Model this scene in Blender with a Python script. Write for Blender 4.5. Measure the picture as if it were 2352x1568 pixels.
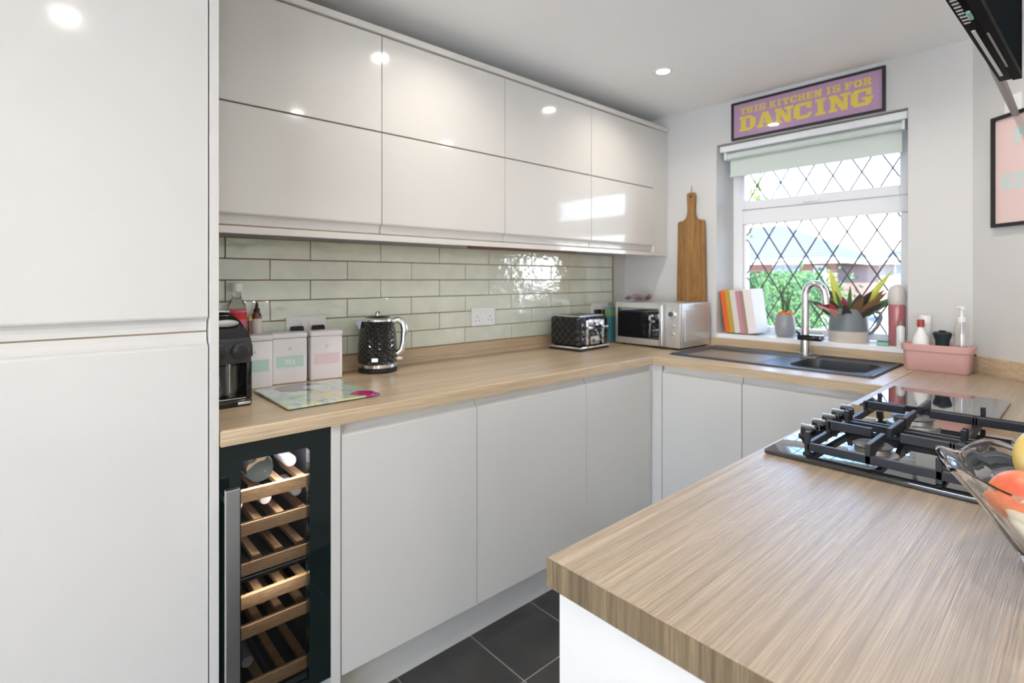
import bpy, bmesh, math, random
from mathutils import Vector, Matrix
random.seed(7)
for o in list(bpy.data.objects): bpy.data.objects.remove(o, do_unlink=True)
S = bpy.context.scene
C = S.collection
PI = math.pi

# ------------------------------------------------------------------ camera
TH = math.atan((2515-1176)/1200.0)
cam = bpy.data.cameras.new('camera')
co = bpy.data.objects.new('camera', cam); C.objects.link(co)
co.location = (0, 0, 1.28); co.rotation_euler = (PI/2, 0, TH-PI/2)
cam.sensor_width = 36; cam.lens = 1200/2352*36; cam.shift_y = -143/2352; cam.clip_start = 0.02
cam.dof.use_dof = True; cam.dof.focus_distance = 0.95; cam.dof.aperture_fstop = 4.5
S.camera = co

# ------------------------------------------------------------------ world, sun, exposure
w = bpy.data.worlds.new('sky'); S.world = w; w.use_nodes = True
nt = w.node_tree; nt.nodes.clear()
wo = nt.nodes.new('ShaderNodeOutputWorld'); bg = nt.nodes.new('ShaderNodeBackground')
tc = nt.nodes.new('ShaderNodeTexCoord'); sp = nt.nodes.new('ShaderNodeSeparateXYZ')
cr = nt.nodes.new('ShaderNodeValToRGB')
nt.links.new(tc.outputs['Generated'], sp.inputs[0]); nt.links.new(sp.outputs['Z'], cr.inputs[0])
nt.links.new(cr.outputs[0], bg.inputs[0]); nt.links.new(bg.outputs[0], wo.inputs[0])
e = cr.color_ramp.elements
e[0].position = 0.0; e[0].color = (1, 1, 1, 1)
e[1].position = 1.0; e[1].color = (.18, .40, .85, 1)
q = e.new(.10); q.color = (.80, .90, 1, 1)
q = e.new(.24); q.color = (.28, .52, .92, 1)
bg.inputs['Strength'].default_value = 2.9
sun = bpy.data.lights.new('sun', 'SUN'); so = bpy.data.objects.new('sun', sun); C.objects.link(so)
sun.energy = 13.5; sun.angle = .02; sun.color = (1, .95, .89)
so.rotation_euler = Vector((.62, .30, -.72)).to_track_quat('-Z', 'Y').to_euler()
S.view_settings.view_transform = 'Standard'; S.view_settings.look = 'None'
S.view_settings.gamma = 1; S.view_settings.use_curve_mapping = False
S.view_settings.exposure = 1.58
LAMP_W = .92
GLOBE_E = 6.8

# ------------------------------------------------------------------ materials
MATS = {}
def mat(name, col=(.8, .8, .8), rough=.5, metal=0, coat=0, spec=.5, trans=0, ior=1.45, emit=None, es=0, alpha=1):
    m = bpy.data.materials.new(name); m.use_nodes = True
    b = m.node_tree.nodes['Principled BSDF']
    b.inputs['Base Color'].default_value = (*col, 1); b.inputs['Roughness'].default_value = rough
    b.inputs['Metallic'].default_value = metal; b.inputs['Coat Weight'].default_value = coat
    b.inputs['Coat Roughness'].default_value = .03
    b.inputs['Specular IOR Level'].default_value = spec
    b.inputs['Transmission Weight'].default_value = trans; b.inputs['IOR'].default_value = ior
    if emit: b.inputs['Emission Color'].default_value = (*emit, 1); b.inputs['Emission Strength'].default_value = es
    MATS[name] = m
    return m
def N(m, t, **kw):
    n = m.node_tree.nodes.new(t)
    for k, v in kw.items(): setattr(n, k, v)
    return n
def L(m, a, b): m.node_tree.links.new(a, b)
def BS(m): return m.node_tree.nodes['Principled BSDF']
def coords(m, scale, kind='Object', rot=(0, 0, 0)):
    if kind == 'World':
        g = N(m, 'ShaderNodeNewGeometry'); src = g.outputs['Position']
    else:
        t = N(m, 'ShaderNodeTexCoord'); src = t.outputs[kind]
    mp = N(m, 'ShaderNodeMapping'); mp.inputs['Scale'].default_value = scale; mp.inputs['Rotation'].default_value = rot
    L(m, src, mp.inputs['Vector']); return mp.outputs[0]
def noise(m, vec, scale=5, detail=4, rough=.55, dist=0):
    n = N(m, 'ShaderNodeTexNoise'); n.inputs['Scale'].default_value = scale; n.inputs['Detail'].default_value = detail
    n.inputs['Roughness'].default_value = rough; n.inputs['Distortion'].default_value = dist
    L(m, vec, n.inputs['Vector']); return n.outputs['Fac']
def ramp(m, fac, stops):
    r = N(m, 'ShaderNodeValToRGB'); el = r.color_ramp.elements
    while len(el) < len(stops): el.new(.5)
    for i, (p, c) in enumerate(stops):
        el[i].position = p; el[i].color = (*c, 1)
    L(m, fac, r.inputs[0]); return r.outputs[0]
def mix(m, fac, a, b, mode='MIX'):
    n = N(m, 'ShaderNodeMix', data_type='RGBA', blend_type=mode)
    if isinstance(fac, (int, float)): n.inputs[0].default_value = fac
    else: L(m, fac, n.inputs[0])
    for s, v in ((n.inputs[6], a), (n.inputs[7], b)):
        if isinstance(v, tuple): s.default_value = (*v, 1)
        else: L(m, v, s)
    return n.outputs[2]
def bump(m, h, strength=.2, dist=.002):
    n = N(m, 'ShaderNodeBump'); n.inputs['Strength'].default_value = strength; n.inputs['Distance'].default_value = dist
    L(m, h, n.inputs['Height']); L(m, n.outputs[0], BS(m).inputs['Normal']); L(m, n.outputs[0], BS(m).inputs['Coat Normal'])
def wood(name, stretch, stops, rough, fine=1.0, bs=.25, knots=True, kind='Object'):
    m = mat(name, rough=rough)
    v = coords(m, stretch, kind)
    a = noise(m, v, 9*fine, 6, .6, .35)
    v2 = coords(m, tuple(s*.35 for s in stretch), kind)
    b = noise(m, v2, 6*fine, 3, .5, .5)
    c = noise(m, v, 60*fine, 3, .6)
    col = ramp(m, a, stops)
    col = mix(m, ramp(m, b, [(.35, (0, 0, 0)), (.75, (.55, .55, .55))]), col, tuple(x*.62 for x in stops[0][1]))
    col = mix(m, ramp(m, c, [(.40, (.55, .55, .55)), (.62, (0, 0, 0))]), col, tuple(x*.55 for x in stops[0][1]))
    L(m, col, BS(m).inputs['Base Color'])
    mm = N(m, 'ShaderNodeMath', operation='ADD'); L(m, a, mm.inputs[0]); L(m, c, mm.inputs[1])
    bump(m, mm.outputs[0], bs, .0015)
    return m

gloss = mat('gloss_white', (.655, .64, .605), .10, coat=.35)
edge_white = mat('edge_white', (.78, .775, .75), .25)
carcass = mat('carcass_beige', (.50, .41, .29), .6)
paint = mat('wall_paint', (.60, .592, .575), .7)
bump(paint, noise(paint, coords(paint, (1, 1, 1)), 160, 3), .05, .001)
ceilm = mat('ceiling_paint', (.93, .93, .925), .8)
bump(ceilm, noise(ceilm, coords(ceilm, (1, 1, 1)), 120, 3), .04, .001)
oak_stops = [(.25, (.53, .385, .235)), (.5, (.72, .555, .365)), (.78, (.82, .67, .48))]
oakx = wood('oak_laminate_x', (.12, 9, 9), oak_stops, .34)
oaky = wood('oak_laminate_y', (9, .12, 9), oak_stops, .34)
pen_stops = [(.25, (.33, .235, .145)), (.5, (.50, .385, .26)), (.78, (.62, .50, .36))]
oakp = wood('oak_laminate_peninsula', (.10, 10, 10), pen_stops, .33, 1.3, .5)
BS(oakp).inputs['Specular IOR Level'].default_value = .8
BS(oakp).inputs['Coat Weight'].default_value = .9; BS(oakp).inputs['Coat Roughness'].default_value = .34
for o_ in (oakx, oaky): BS(o_).inputs['Coat Weight'].default_value = .5; BS(o_).inputs['Coat Roughness'].default_value = .25
oake = wood('oak_edge_band', (.2, 11, .2), [(.25, (.12, .085, .05)), (.5, (.24, .175, .10)), (.75, (.34, .26, .155))], .4, 1.3)
tile = mat('sage_tile', (.53, .575, .475), .08, coat=1.0, spec=.8)
BS(tile).inputs['Coat IOR'].default_value = 1.8
tv = coords(tile, (1, 1, 1), 'World')
tn = noise(tile, tv, 14, 3, .5)
L(tile, ramp(tile, tn, [(.3, (.66, .705, .585)), (.7, (.74, .78, .665))]), BS(tile).inputs['Base Color'])
tv2 = coords(tile, (1, 1, 1.6), 'World')
bump(tile, noise(tile, tv2, 20, 2, .5), .35, .006)
grout = mat('terracotta_grout', (.40, .215, .13), .9)
slate = mat('slate_tile', (.045, .045, .045), .33)
L(slate, ramp(slate, noise(slate, coords(slate, (1, 1, 1), 'World'), 7, 5), [(.3, (.032, .032, .033)), (.7, (.06, .058, .055))]), BS(slate).inputs['Base Color'])
bump(slate, noise(slate, coords(slate, (1, 1, 1), 'World'), 30, 4), .15, .003)
fgrout = mat('floor_grout', (.30, .28, .25), .9)
black = mat('black_gloss', (.008, .008, .009), .12, coat=.5)
blackm = mat('black_matt', (.015, .015, .016), .5)
castiron = mat('cast_iron', (.018, .020, .026), .42)
bglass = mat('black_glass', (.010, .011, .013), .03, coat=1.0, spec=1.0)
chrome = mat('chrome', (.80, .80, .80), .10, metal=1)
steel = mat('brushed_steel', (.62, .62, .62), .28, metal=1)
silver = mat('silver_paint', (.55, .54, .52), .34, metal=.55)
granite = mat('black_granite', (.028, .030, .036), .42, spec=.9)
bump(granite, noise(granite, coords(granite, (1, 1, 1)), 260, 2), .12, .0008)
white = mat('white_plastic', (.80, .80, .79), .3)
upvc = mat('upvc_white', (.83, .84, .85), .22)
glass = mat('clear_glass', (1, 1, 1), .0, trans=1, ior=1.45)
def thin_glass(name, tint=(1, 1, 1), refl=.06):
    m = bpy.data.materials.new(name); m.use_nodes = True; t = m.node_tree; t.nodes.clear()
    o = t.nodes.new('ShaderNodeOutputMaterial'); mx = t.nodes.new('ShaderNodeMixShader')
    a = t.nodes.new('ShaderNodeBsdfTransparent'); g = t.nodes.new('ShaderNodeBsdfGlossy')
    a.inputs[0].default_value = (*tint, 1); g.inputs['Roughness'].default_value = .01
    f = t.nodes.new('ShaderNodeFresnel'); f.inputs[0].default_value = 1.35
    t.links.new(f.outputs[0], mx.inputs[0]); t.links.new(a.outputs[0], mx.inputs[1]); t.links.new(g.outputs[0], mx.inputs[2])
    t.links.new(mx.outputs[0], o.inputs[0]); return m
pane_m = thin_glass('window_glass'); smoke = thin_glass('smoked_glass', (.86, .87, .90))
lead = mat('lead_strip', (.10, .095, .09), .7)
blindm = mat('blind_fabric', (.62, .68, .63), .85)
pinkbox = mat('blush_plastic', (.60, .36, .33), .45)
lens = mat('lamp_lens', (1, 1, 1), .4, emit=(1, .96, .90), es=40)

# ------------------------------------------------------------------ mesh helpers
class MB:
    def __init__(s): s.bm = bmesh.new()
    def box(s, x0, x1, y0, y1, z0, z1, bev=0, seg=2):
        v = [s.bm.verts.new(p) for p in [(x0,y0,z0),(x1,y0,z0),(x1,y1,z0),(x0,y1,z0),(x0,y0,z1),(x1,y0,z1),(x1,y1,z1),(x0,y1,z1)]]
        f = [s.bm.faces.new([v[i] for i in q]) for q in ((3,2,1,0),(4,5,6,7),(0,1,5,4),(1,2,6,5),(2,3,7,6),(3,0,4,7))]
        if bev > 0:
            ed = list({e for x in f for e in x.edges})
            bmesh.ops.bevel(s.bm, geom=ed, offset=bev, segments=seg, affect='EDGES', profile=.6)
        return s
    def prism(s, poly, z0, z1, mp=lambda a, b, c: (a, b, c)):
        lo = [s.bm.verts.new(mp(a, b, z0)) for a, b in poly]; hi = [s.bm.verts.new(mp(a, b, z1)) for a, b in poly]
        n = len(poly)
        s.bm.faces.new(lo[::-1]); s.bm.faces.new(hi)
        for i in range(n): s.bm.faces.new([lo[i], lo[(i+1) % n], hi[(i+1) % n], hi[i]])
        return s
    def lathe(s, prof, cx=0, cy=0, cz=0, seg=28, axis='z', cap=True, sx=1, sy=1):
        rings = []
        for r, h in prof:
            ring = []
            for i in range(seg):
                a = 2*PI*i/seg; p = (r*math.cos(a)*sx, r*math.sin(a)*sy, h)
                if axis == 'y': p = (p[0], p[2], p[1])
                if axis == 'x': p = (p[2], p[0], p[1])
                ring.append(s.bm.verts.new((cx+p[0], cy+p[1], cz+p[2])))
            rings.append(ring)
        for a, b in zip(rings, rings[1:]):
            for i in range(seg): s.bm.faces.new([a[i], a[(i+1) % seg], b[(i+1) % seg], b[i]])
        if cap:
            if prof[0][0] > 1e-5: s.bm.faces.new(rings[0][::-1])
            if prof[-1][0] > 1e-5: s.bm.faces.new(rings[-1])
        return s
    def tube(s, pts, r, seg=10, radii=None, flat=1.0):
        pts = [Vector(p) for p in pts]; rings = []; up = None
        for i, p in enumerate(pts):
            t = (pts[min(i+1, len(pts)-1)]-pts[max(i-1, 0)]).normalized()
            if up is None:
                up = Vector((0, 0, 1)) if abs(t.z) < .9 else Vector((1, 0, 0))
            a = t.cross(up).normalized(); b = a.cross(t).normalized(); up = b
            rr = radii[i] if radii else r
            rings.append([s.bm.verts.new(p+a*math.cos(2*PI*k/seg)*rr+b*math.sin(2*PI*k/seg)*rr*flat) for k in range(seg)])
        for a, b in zip(rings, rings[1:]):
            for k in range(seg): s.bm.faces.new([a[k], a[(k+1) % seg], b[(k+1) % seg], b[k]])
        s.bm.faces.new(rings[0][::-1]); s.bm.faces.new(rings[-1])
        return s
    def ell(s, cx, cy, cz, rx, ry, rz, u=20, v=12):
        m = bmesh.ops.create_uvsphere(s.bm, u_segments=u, v_segments=v, radius=1)
        for q in m['verts']: q.co = Vector((cx+q.co.x*rx, cy+q.co.y*ry, cz+q.co.z*rz))
        return s
    def quad(s, *p):
        s.bm.faces.new([s.bm.verts.new(x) for x in p]); return s
    def rot(s, M):
        bmesh.ops.transform(s.bm, matrix=M, verts=s.bm.verts); return s
    def build(s, name, m, parent=None, world=False, smooth=False):
        bm = s.bm
        bmesh.ops.remove_doubles(bm, verts=bm.verts, dist=1e-6)
        bmesh.ops.recalc_face_normals(bm, faces=bm.faces)
        if world and parent is not None:
            r = parent
            while r.parent: r = r.parent
            bmesh.ops.translate(bm, vec=-r.location, verts=bm.verts)
        me = bpy.data.meshes.new(name); bm.to_mesh(me); bm.free()
        me.materials.append(m)
        if smooth:
            for p in me.polygons: p.use_smooth = True
            me.set_sharp_from_angle(angle=math.radians(38))
        o = bpy.data.objects.new(name, me); C.objects.link(o)
        if parent: o.parent = parent
        return o
def tag(o, label=None, cat=None, group=None, kind=None):
    if label: o['label'] = label
    if cat: o['category'] = cat
    if group: o['group'] = group
    if kind: o['kind'] = kind
    return o
def thing(name, label, cat, loc=(0, 0, 0), rz=0, group=None):
    o = bpy.data.objects.new(name, None); C.objects.link(o); o.empty_display_size = .05
    o.location = loc; o.rotation_euler = (0, 0, rz)
    return tag(o, label, cat, group)
def struct(o): return tag(o, kind='structure')
def bx(*a, **k): return MB().box(*a, **k)
def copy_tree(o, parent=None):
    c = o.copy(); C.objects.link(c)
    if parent: c.parent = parent
    for ch in list(o.children): copy_tree(ch, c)
    return c

# ------------------------------------------------------------------ room shell
XW, YW, ZC = 2.80, 2.03, 2.255
XB, YR = -3.3, -2.9
AW0 = Vector((2.80, .33)); AD = Vector((-.665, -.747)).normalized()
AN = Vector((-AD.y, AD.x))               # normal of the splayed wall
if AN.dot(-AW0) < 0: AN = -AN
AEND = AW0 + AD*((AW0.y-YR)/-AD.y)
ROOM = [(XB, YR), (AEND.x, YR), (XW, .33), (XW, YW), (XB, YW)]
fl = struct(MB().prism([(XB, YR), (XW, YR), (XW, YW), (XB, YW)], -.12, -.0014).build('floor', fgrout))
tw, tl = .297, .594
tme = None
for i in range(-15, 6):
    for j in range(-8, 3):
        x0 = 1.1415+i*tw; y0 = 1.215-tl+j*tl
        if x0 < -.95 or x0 < XB-.01 or y0 < YR-.3 or x0+tw > XW+.3 or y0 > YW: continue
        cxm, cym = x0+tw/2, y0+tl/2
        if (Vector((cxm, cym))-AW0).dot(AN) < -.05: continue
        xa, xb, ya, yb = max(x0, XB), min(x0+tw, XW), max(y0, YR), min(y0+tl, YW)
        full = (xb-xa > tw-1e-4 and yb-ya > tl-1e-4)
        if full and tme:
            o = bpy.data.objects.new('floor_tile', tme); C.objects.link(o); o.parent = fl; o.location = (x0, y0, 0)
        else:
            o = bx(.002, xb-xa-.002, .002, yb-ya-.002, -.009, 0, bev=.0012, seg=1).build('floor_tile', slate, fl)
            o.location = (xa, ya, 0)
            if full: tme = o.data
dfl = mat('pale_bounce_floor', (.62, .56, .48), .5)  # pale floor out of view, added to bounce sunlight up to the ceiling
struct(bx(XB, -.945, YR, YW, -.0012, 0).build('floor_bounce', dfl))
struct(MB().prism(ROOM, ZC, ZC+.12).build('ceiling', ceilm))
wl = struct(bx(XB-.12, XW+.12, YW, YW+.12, -.12, ZC+.12).build('wall_left', paint))
# window wall with an opening
OY0, OY1, OZ0, OZ1 = .543, 1.412, .955, 2.028
m = MB(); xa, xb = XW, XW+.30
m.box(xa, xb, OY1, YW, -.12, ZC+.12).box(xa, xb, -.2, OY0, -.12, ZC+.12)
m.box(xa, xb, OY0, OY1, -.12, OZ0).box(xa, xb, OY0, OY1, OZ1, ZC+.12)
struct(m.build('wall_window', paint))
a2 = AW0-AD*.02
struct(MB().prism([tuple(a2), tuple(AEND), tuple(AEND-AN*.12), tuple(a2-AN*.12)], -.12, ZC+.12).build('wall_right', paint))
struct(bx(XB-.12, AEND.x, YR-.12, YR, -.12, ZC+.12).build('wall_side', paint))
m = MB(); PY0, PY1, PZ = -2.3, 1.2, 2.1
m.box(XB-.12, XB, YR, PY0, -.12, ZC+.12).box(XB-.12, XB, PY1, YW, -.12, ZC+.12).box(XB-.12, XB, PY0, PY1, PZ, ZC+.12).box(XB-.12, XB, PY0, PY1, -.12, 0)
struct(m.build('wall_back', paint))
pd = struct(thing('added_patio_door', None, None, (XB-.06, PY0, 0)))  # unseen glazed door, added to bring daylight in behind the camera
for y in (PY0, -.60, PY1-.06): bx(XB-.09, XB-.03, y, y+.06, 0, PZ).build('door_stile', upvc, pd, True)
for z in (0, PZ-.06): bx(XB-.09, XB-.03, PY0+.06, PY1-.06, z, z+.06).build('door_rail', upvc, pd, True)
bx(XB-.062, XB-.058, PY0+.06, -.60, .06, PZ-.06).build('pane', pane_m, pd, True)
bx(XB-.062, XB-.058, -.54, PY1-.06, .06, PZ-.06).build('pane', pane_m, pd, True)

# wall tiles, each its own piece
TP, TR = .2965, .0755
zl = [.975+TR*k for k in range(7)]
bx(.32, 2.655, YW-.004, YW, .90, 1.428).build('grout_bed', grout, wl)
socks = [(1.54, 1.686, 1.052, 1.141), (.671, .821, 1.048, 1.137), (2.444, 2.598, 1.043, 1.131)]
tmesh = {}
for r in range(6):
    z0, z1 = zl[r], zl[r+1]
    off = .4695 if r % 2 == 1 else .4695-.148
    x = off-TP
    while x < 2.655:
        a, b = max(x, .322), min(x+TP, 2.652)
        if b-a > .012:
            key = round(b-a, 3)
            if key in tmesh:
                o = bpy.data.objects.new('wall_tile', tmesh[key]); C.objects.link(o); o.parent = wl
            else:
                o = bx(.0018, b-a-.0018, -.009, 0, .0018, TR-.0018, bev=.0015).build('wall_tile', tile, wl); tmesh[key] = o.data
            o.location = (a, YW-.0035, z0); o.rotation_euler = (random.uniform(-.012, .012), 0, random.uniform(-.004, .004))
        x += TP
bx(2.655, 2.663, YW-.012, YW, .975, 1.428).build('tile_trim', grout, wl)

# ------------------------------------------------------------------ window
win = struct(thing('window_1', None, None, (3.03, .98, .98)))
FX0, FX1 = 3.0, 3.06
def bar(nm, y0, y1, z0, z1, x0=FX0, x1=FX1, par=win, b=.004): return bx(x0, x1, y0, y1, z0, z1, bev=b).build(nm, upvc, par, True)
bar('window_frame', OY1-.055, OY1-.001, .981, OZ1-.002); bar('window_frame', OY0+.001, OY0+.035, .981, OZ1-.002)
bar('window_frame', OY0+.035, OY1-.055, .981, 1.017); bar('window_frame', OY0+.035, OY1-.055, 1.945, OZ1-.002)
bar('transom', OY0+.035, OY1-.055, 1.595, 1.675)
GY0, GY1 = .612, 1.341
sash = bar('sash', GY1, OY1-.056, 1.677, 1.944, 2.990, 3.052)
bar('sash', OY0+.036, GY0, 1.677, 1.944, 2.990, 3.052); bar('sash', GY0, GY1, 1.677, 1.725, 2.990, 3.052); bar('sash', GY0, GY1, 1.902, 1.944, 2.990, 3.052)
bar('glazing_bead', GY1, OY1-.056, 1.018, 1.594, 3.008, 3.055); bar('glazing_bead', OY0+.036, GY0, 1.018, 1.594, 3.008, 3.055)
bx(3.028, 3.032, GY0, GY1, 1.725, 1.902).build('pane', pane_m, win, True)
bx(3.028, 3.032, GY0, GY1, 1.017, 1.595).build('pane', pane_m, win, True)
bx(2.974, 2.990, .95, 1.03, 1.685, 1.700, bev=.004).build('window_handle', upvc, win, True)
def strips(z0, z1, zref, yref):
    DY, DZ = .1275, .218
    for sgn in (1, -1):
        for k in range(-14, 15):
            # line y = yref + k*DY + sgn*(z-zref)*DY/DZ
            pts = []
            for z in (z0, z1):
                pts.append([yref+k*DY+sgn*(z-zref)*DY/DZ, z])
            (ya, za), (yb, zb) = pts
            def clip(y, z, yo, zo):
                if y < GY0: t = (GY0-y)/(yo-y); return GY0, z+t*(zo-z)
                if y > GY1: t = (GY1-y)/(yo-y); return GY1, z+t*(zo-z)
                return y, z
            if (ya < GY0 and yb < GY0) or (ya > GY1 and yb > GY1): continue
            A = clip(ya, za, yb, zb); B = clip(yb, zb, ya, za)
            if math.hypot(A[0]-B[0], A[1]-B[1]) < .02: continue
            d = Vector((B[0]-A[0], B[1]-A[1])).normalized(); n = Vector((-d.y, d.x))*.0034
            poly = [(A[0]+n.x, A[1]+n.y), (B[0]+n.x, B[1]+n.y), (B[0]-n.x, B[1]-n.y), (A[0]-n.x, A[1]-n.y)]
            MB().prism(poly, 3.0252 if sgn > 0 else 3.0246, 3.028, lambda a, b, c: (c, a, b)).build('lead_strip', lead, win, True)
strips(1.017, 1.595, 1.411, 1.283)
strips(1.725, 1.902, 1.813, 1.283)
struct(bx(XW-.005, 2.999, OY0+.001, OY1-.001, .9555, .980, bev=.003).build('trim_1', upvc))['label'] = 'white window sill board'

bl = thing('roller_blind', 'pale sage roller blind rolled up at the window head', 'blind', (2.86, .98, 1.94))
bx(2.825, 2.90, OY0+.006, OY1-.006, 1.988, 2.022, bev=.004).build('headrail', upvc, bl, True)
m = MB(); m.lathe([(.019, .0), (.019, .80)], 2.862, .575, 1.966, axis='y'); m.build('roll', blindm, bl, True, True)
bx(2.880, 2.882, .58, 1.37, 1.866, 1.966).build('fabric', blindm, bl, True)
bx(2.876, 2.886, .578, 1.372, 1.852, 1.866, bev=.003).build('bottom_bar', blindm, bl, True)
for y in (.562, 1.376): bx(2.84, 2.885, y, y+.012, 1.945, 1.987, bev=.002).build('bracket', upvc, bl, True)

# ------------------------------------------------------------------ downlights
def downlight(x, y, label):
    t = thing('ceiling_downlight', label, 'downlight', (x, y, ZC), 0, 'recessed ceiling downlights')
    MB().lathe([(.030, -.001), (.030, -.004), (.040, -.005), (.044, -.003), (.044, 0)], seg=28, cap=False).build('bezel', steel if False else white, t, False, True)
    MB().lathe([(.0, -.0015), (.029, -.0015), (.029, 0)], seg=24).build('lens', lens, t)
    la = bpy.data.lights.new('bulb', 'AREA'); la.shape = 'DISK'; la.size = .056; la.energy = LAMP_W; la.color = (1, .91, .80); la.spread = math.radians(145)
    lo = bpy.data.objects.new('bulb', la); C.objects.link(lo); lo.parent = t; lo.location = (0, 0, -.006)
for x, y, lb in [(2.16, 1.35, 'round white downlight in the ceiling near the window picture'), (1.10, 1.35, 'recessed downlight above the middle wall cabinets'),
                 (2.16, .33, 'recessed downlight over the far end of the hob worktop'),
                 (1.10, .33, 'recessed downlight over the near end of the hob'), (.06, .33, 'recessed downlight above the worktop end'),
                 (-1.1, .6, 'recessed downlight behind the tall cabinet, kitchen side'), (-1.1, -.3, 'recessed downlight in the middle of the dining side'),
                 (-1.1, -1.7, 'recessed downlight by the side wall'), (-.7, -1.2, 'recessed downlight beside the splayed wall'),
                 (-2.4, 1.1, 'recessed downlight by the added patio door, left'), (-2.4, -1.0, 'recessed downlight by the added patio door, right')]:
    downlight(x, y, lb)

# added glowing globes, out of view, giving the kitchen even fill light
def globe(x, y, label):
    t = thing('fill_pendant', label, 'lamp', (x, y, ZC), 0, 'added fill-light globes behind the camera')
    MB().lathe([(.05, -.001), (.05, -.02), (.006, -.026)], seg=20).build('ceiling_rose', white, t, False, True)
    MB().tube([(0, 0, -.02), (0, 0, -.72)], .003, 6).build('flex', white, t)
    MB().ell(0, 0, -.90, .20, .20, .20, 24, 16).build('fill_ball', MATS.get('fill_globe_glow') or mat('fill_globe_glow', (.9, .9, .88), .6, emit=(1, .92, .82), es=GLOBE_E), t, False, True)
globe(-1.95, -.9, 'added fill-light globe behind the camera, patio side')
globe(-.75, -2.15, 'added fill-light globe behind the camera near the splayed wall')

# ------------------------------------------------------------------ cabinets
def jprof(z0, z1, scoop, T=.020):
    """closed (depth, z) outline of a slab door; scoop = finger groove at top/bottom"""
    g = [(.0, .036), (.0012, .0325), (.0045, .030), (.010, .027), (.0140, .021), (.0155, .012), (.0158, 0)]
    p = []
    if scoop == 'top':
        p += [(0, z0+.001), (.001, z0)]; p = [(.001, z0), (0, z0+.001)]
        p += [(d, z1-h) for d, h in g]; p += [(T, z1), (T, z0)]
    elif scoop == 'bottom':
        p = [(.001, z1), (0, z1-.001)] + [(d, z0+h) for d, h in g] + [(T, z0), (T, z1)]
    else:
        p = [(.001, z0), (0, z0+.001), (0, z1-.001), (.001, z1), (T, z1), (T, z0)]
    return p
def door_y(par, x0, x1, yf, z0, z1, scoop=None, nm='door', m_=None):     # faces -Y
    return MB().prism(jprof(z0, z1, scoop), x0, x1, lambda d, z, a: (a, yf+d, z)).build(nm, m_ or gloss, par, True)
def door_x(par, y0, y1, xf, z0, z1, scoop=None, nm='door'):     # faces -X
    return MB().prism(jprof(z0, z1, scoop), y0, y1, lambda d, z, a: (xf+d, a, z)).build(nm, gloss, par, True)
G = .0017
# tall fridge housing
YF = 1.43
t = thing('tall_cabinet', 'tall glossy white cabinet with two handleless doors at the left edge', 'cabinet', (0, 1.74, 0))
bx(-.302, .296, YF+.022, YW-.003, .15, 2.17).build('carcass', carcass, t, True)
bx(.298, .318, YF-.006, YW-.003, 0, 2.205, bev=.001).build('end_panel', gloss, t, True)
door_y(t, -.302+G, .298-G-.001, YF, 1.156, 2.172, 'bottom'); door_y(t, -.302+G, .298-G-.001, YF, .152, 1.152, 'top')
bx(-.302, .297, YF+.055, YF+.073, 0, .148).build('plinth', edge_white, t, True)
bx(-.302, .297, YF-.01, YW-.003, 2.175, 2.20).build('top_filler', gloss, t, True)

# wine cooler
t = thing('wine_cooler', 'slim black glass-door wine cooler with wooden shelves', 'wine cooler', (.458, 1.70, 0))
wx0, wx1 = .3205, .598
m = MB(); m.box(wx0, wx0+.022, 1.458, 1.98, .15, .868).box(wx1-.022, wx1, 1.458, 1.98, .15, .868).box(wx0+.022, wx1-.022, 1.458, 1.98, .845, .868)
m.box(wx0+.022, wx1-.022, 1.458, 1.98, .15, .185).box(wx0+.022, wx1-.022, 1.95, 1.98, .185, .845)
m.build('body', mat('cooler_liner', (.05, .05, .055), .4), t, True)
dx0, dx1, dz0, dz1 = .3685, .540, .190, .822
m = MB(); m.box(wx0, dx0, 1.43, 1.455, .165, .868).box(dx1, wx1, 1.43, 1.455, .165, .868).box(dx0, dx1, 1.43, 1.455, dz1, .868).box(dx0, dx1, 1.43, 1.455, .165, dz0)
dr = m.build('door', mat('cooler_door', (.006, .012, .012), .08, coat=.5), t, True)
bx(dx0, dx1, 1.436, 1.440, dz0, dz1).build('glass', smoke, dr, True)
h = bx(.3215, .353, 1.375, 1.390, .20, .776, bev=.002).build('handle', steel, dr, True)
for z in (.24, .73): bx(.330, .345, 1.390, 1.430, z, z+.016).build('standoff', steel, dr, True)
oakw = wood('beech_shelf', (1, 8, 8), [(.3, (.46, .27, .12)), (.7, (.64, .41, .21))], .5)
for z in (.733, .647, .543, .458, .380, .227):
    sh = bx(.345, .574, 1.468, 1.482, z-.032, z, bev=.001).build('shelf', oakw, t, True)
    for k in range(4):
        x = .362+k*.058
        bx(x, x+.020, 1.482, 1.94, z-.022, z-.010).build('slat', oakw, sh, True)
la = bpy.data.lights.new('cooler_fill', 'AREA'); la.shape = 'RECTANGLE'; la.size = .16; la.size_y = .01; la.energy = .95; la.color = (1, .96, .95)  # added white lamp just inside the door, brightening the shelf fronts
lo = bpy.data.objects.new('cooler_fill', la); C.objects.link(lo); lo.parent = t; lo.location = Vector((.457, 1.4615, .842))-t.location; lo.rotation_euler = (math.radians(-12), 0, 0)
lb_ = la.copy(); lb_.energy = .10; l2 = bpy.data.objects.new('cooler_fill', lb_); C.objects.link(l2); l2.parent = t; l2.location = Vector((.457, 1.4615, .497))-t.location; l2.rotation_euler = (math.radians(-12), 0, 0)  # second added lamp, lifting the lower shelves
led = mat('led_violet', (.4, .3, 1), .4, emit=(.50, .42, 1), es=9)
bx(.36, .56, 1.70, 1.73, .842, .845).build('light_strip', led, t, True)
bx(.36, .56, 1.943, 1.949, .64, .83).build('back_panel', mat('cooler_back', (.55, .5, .75), .3), t, True)
bx(.34, .578, 1.46, 1.94, .548-.048, .548-.040).build('divider', blackm, t, True)
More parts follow.
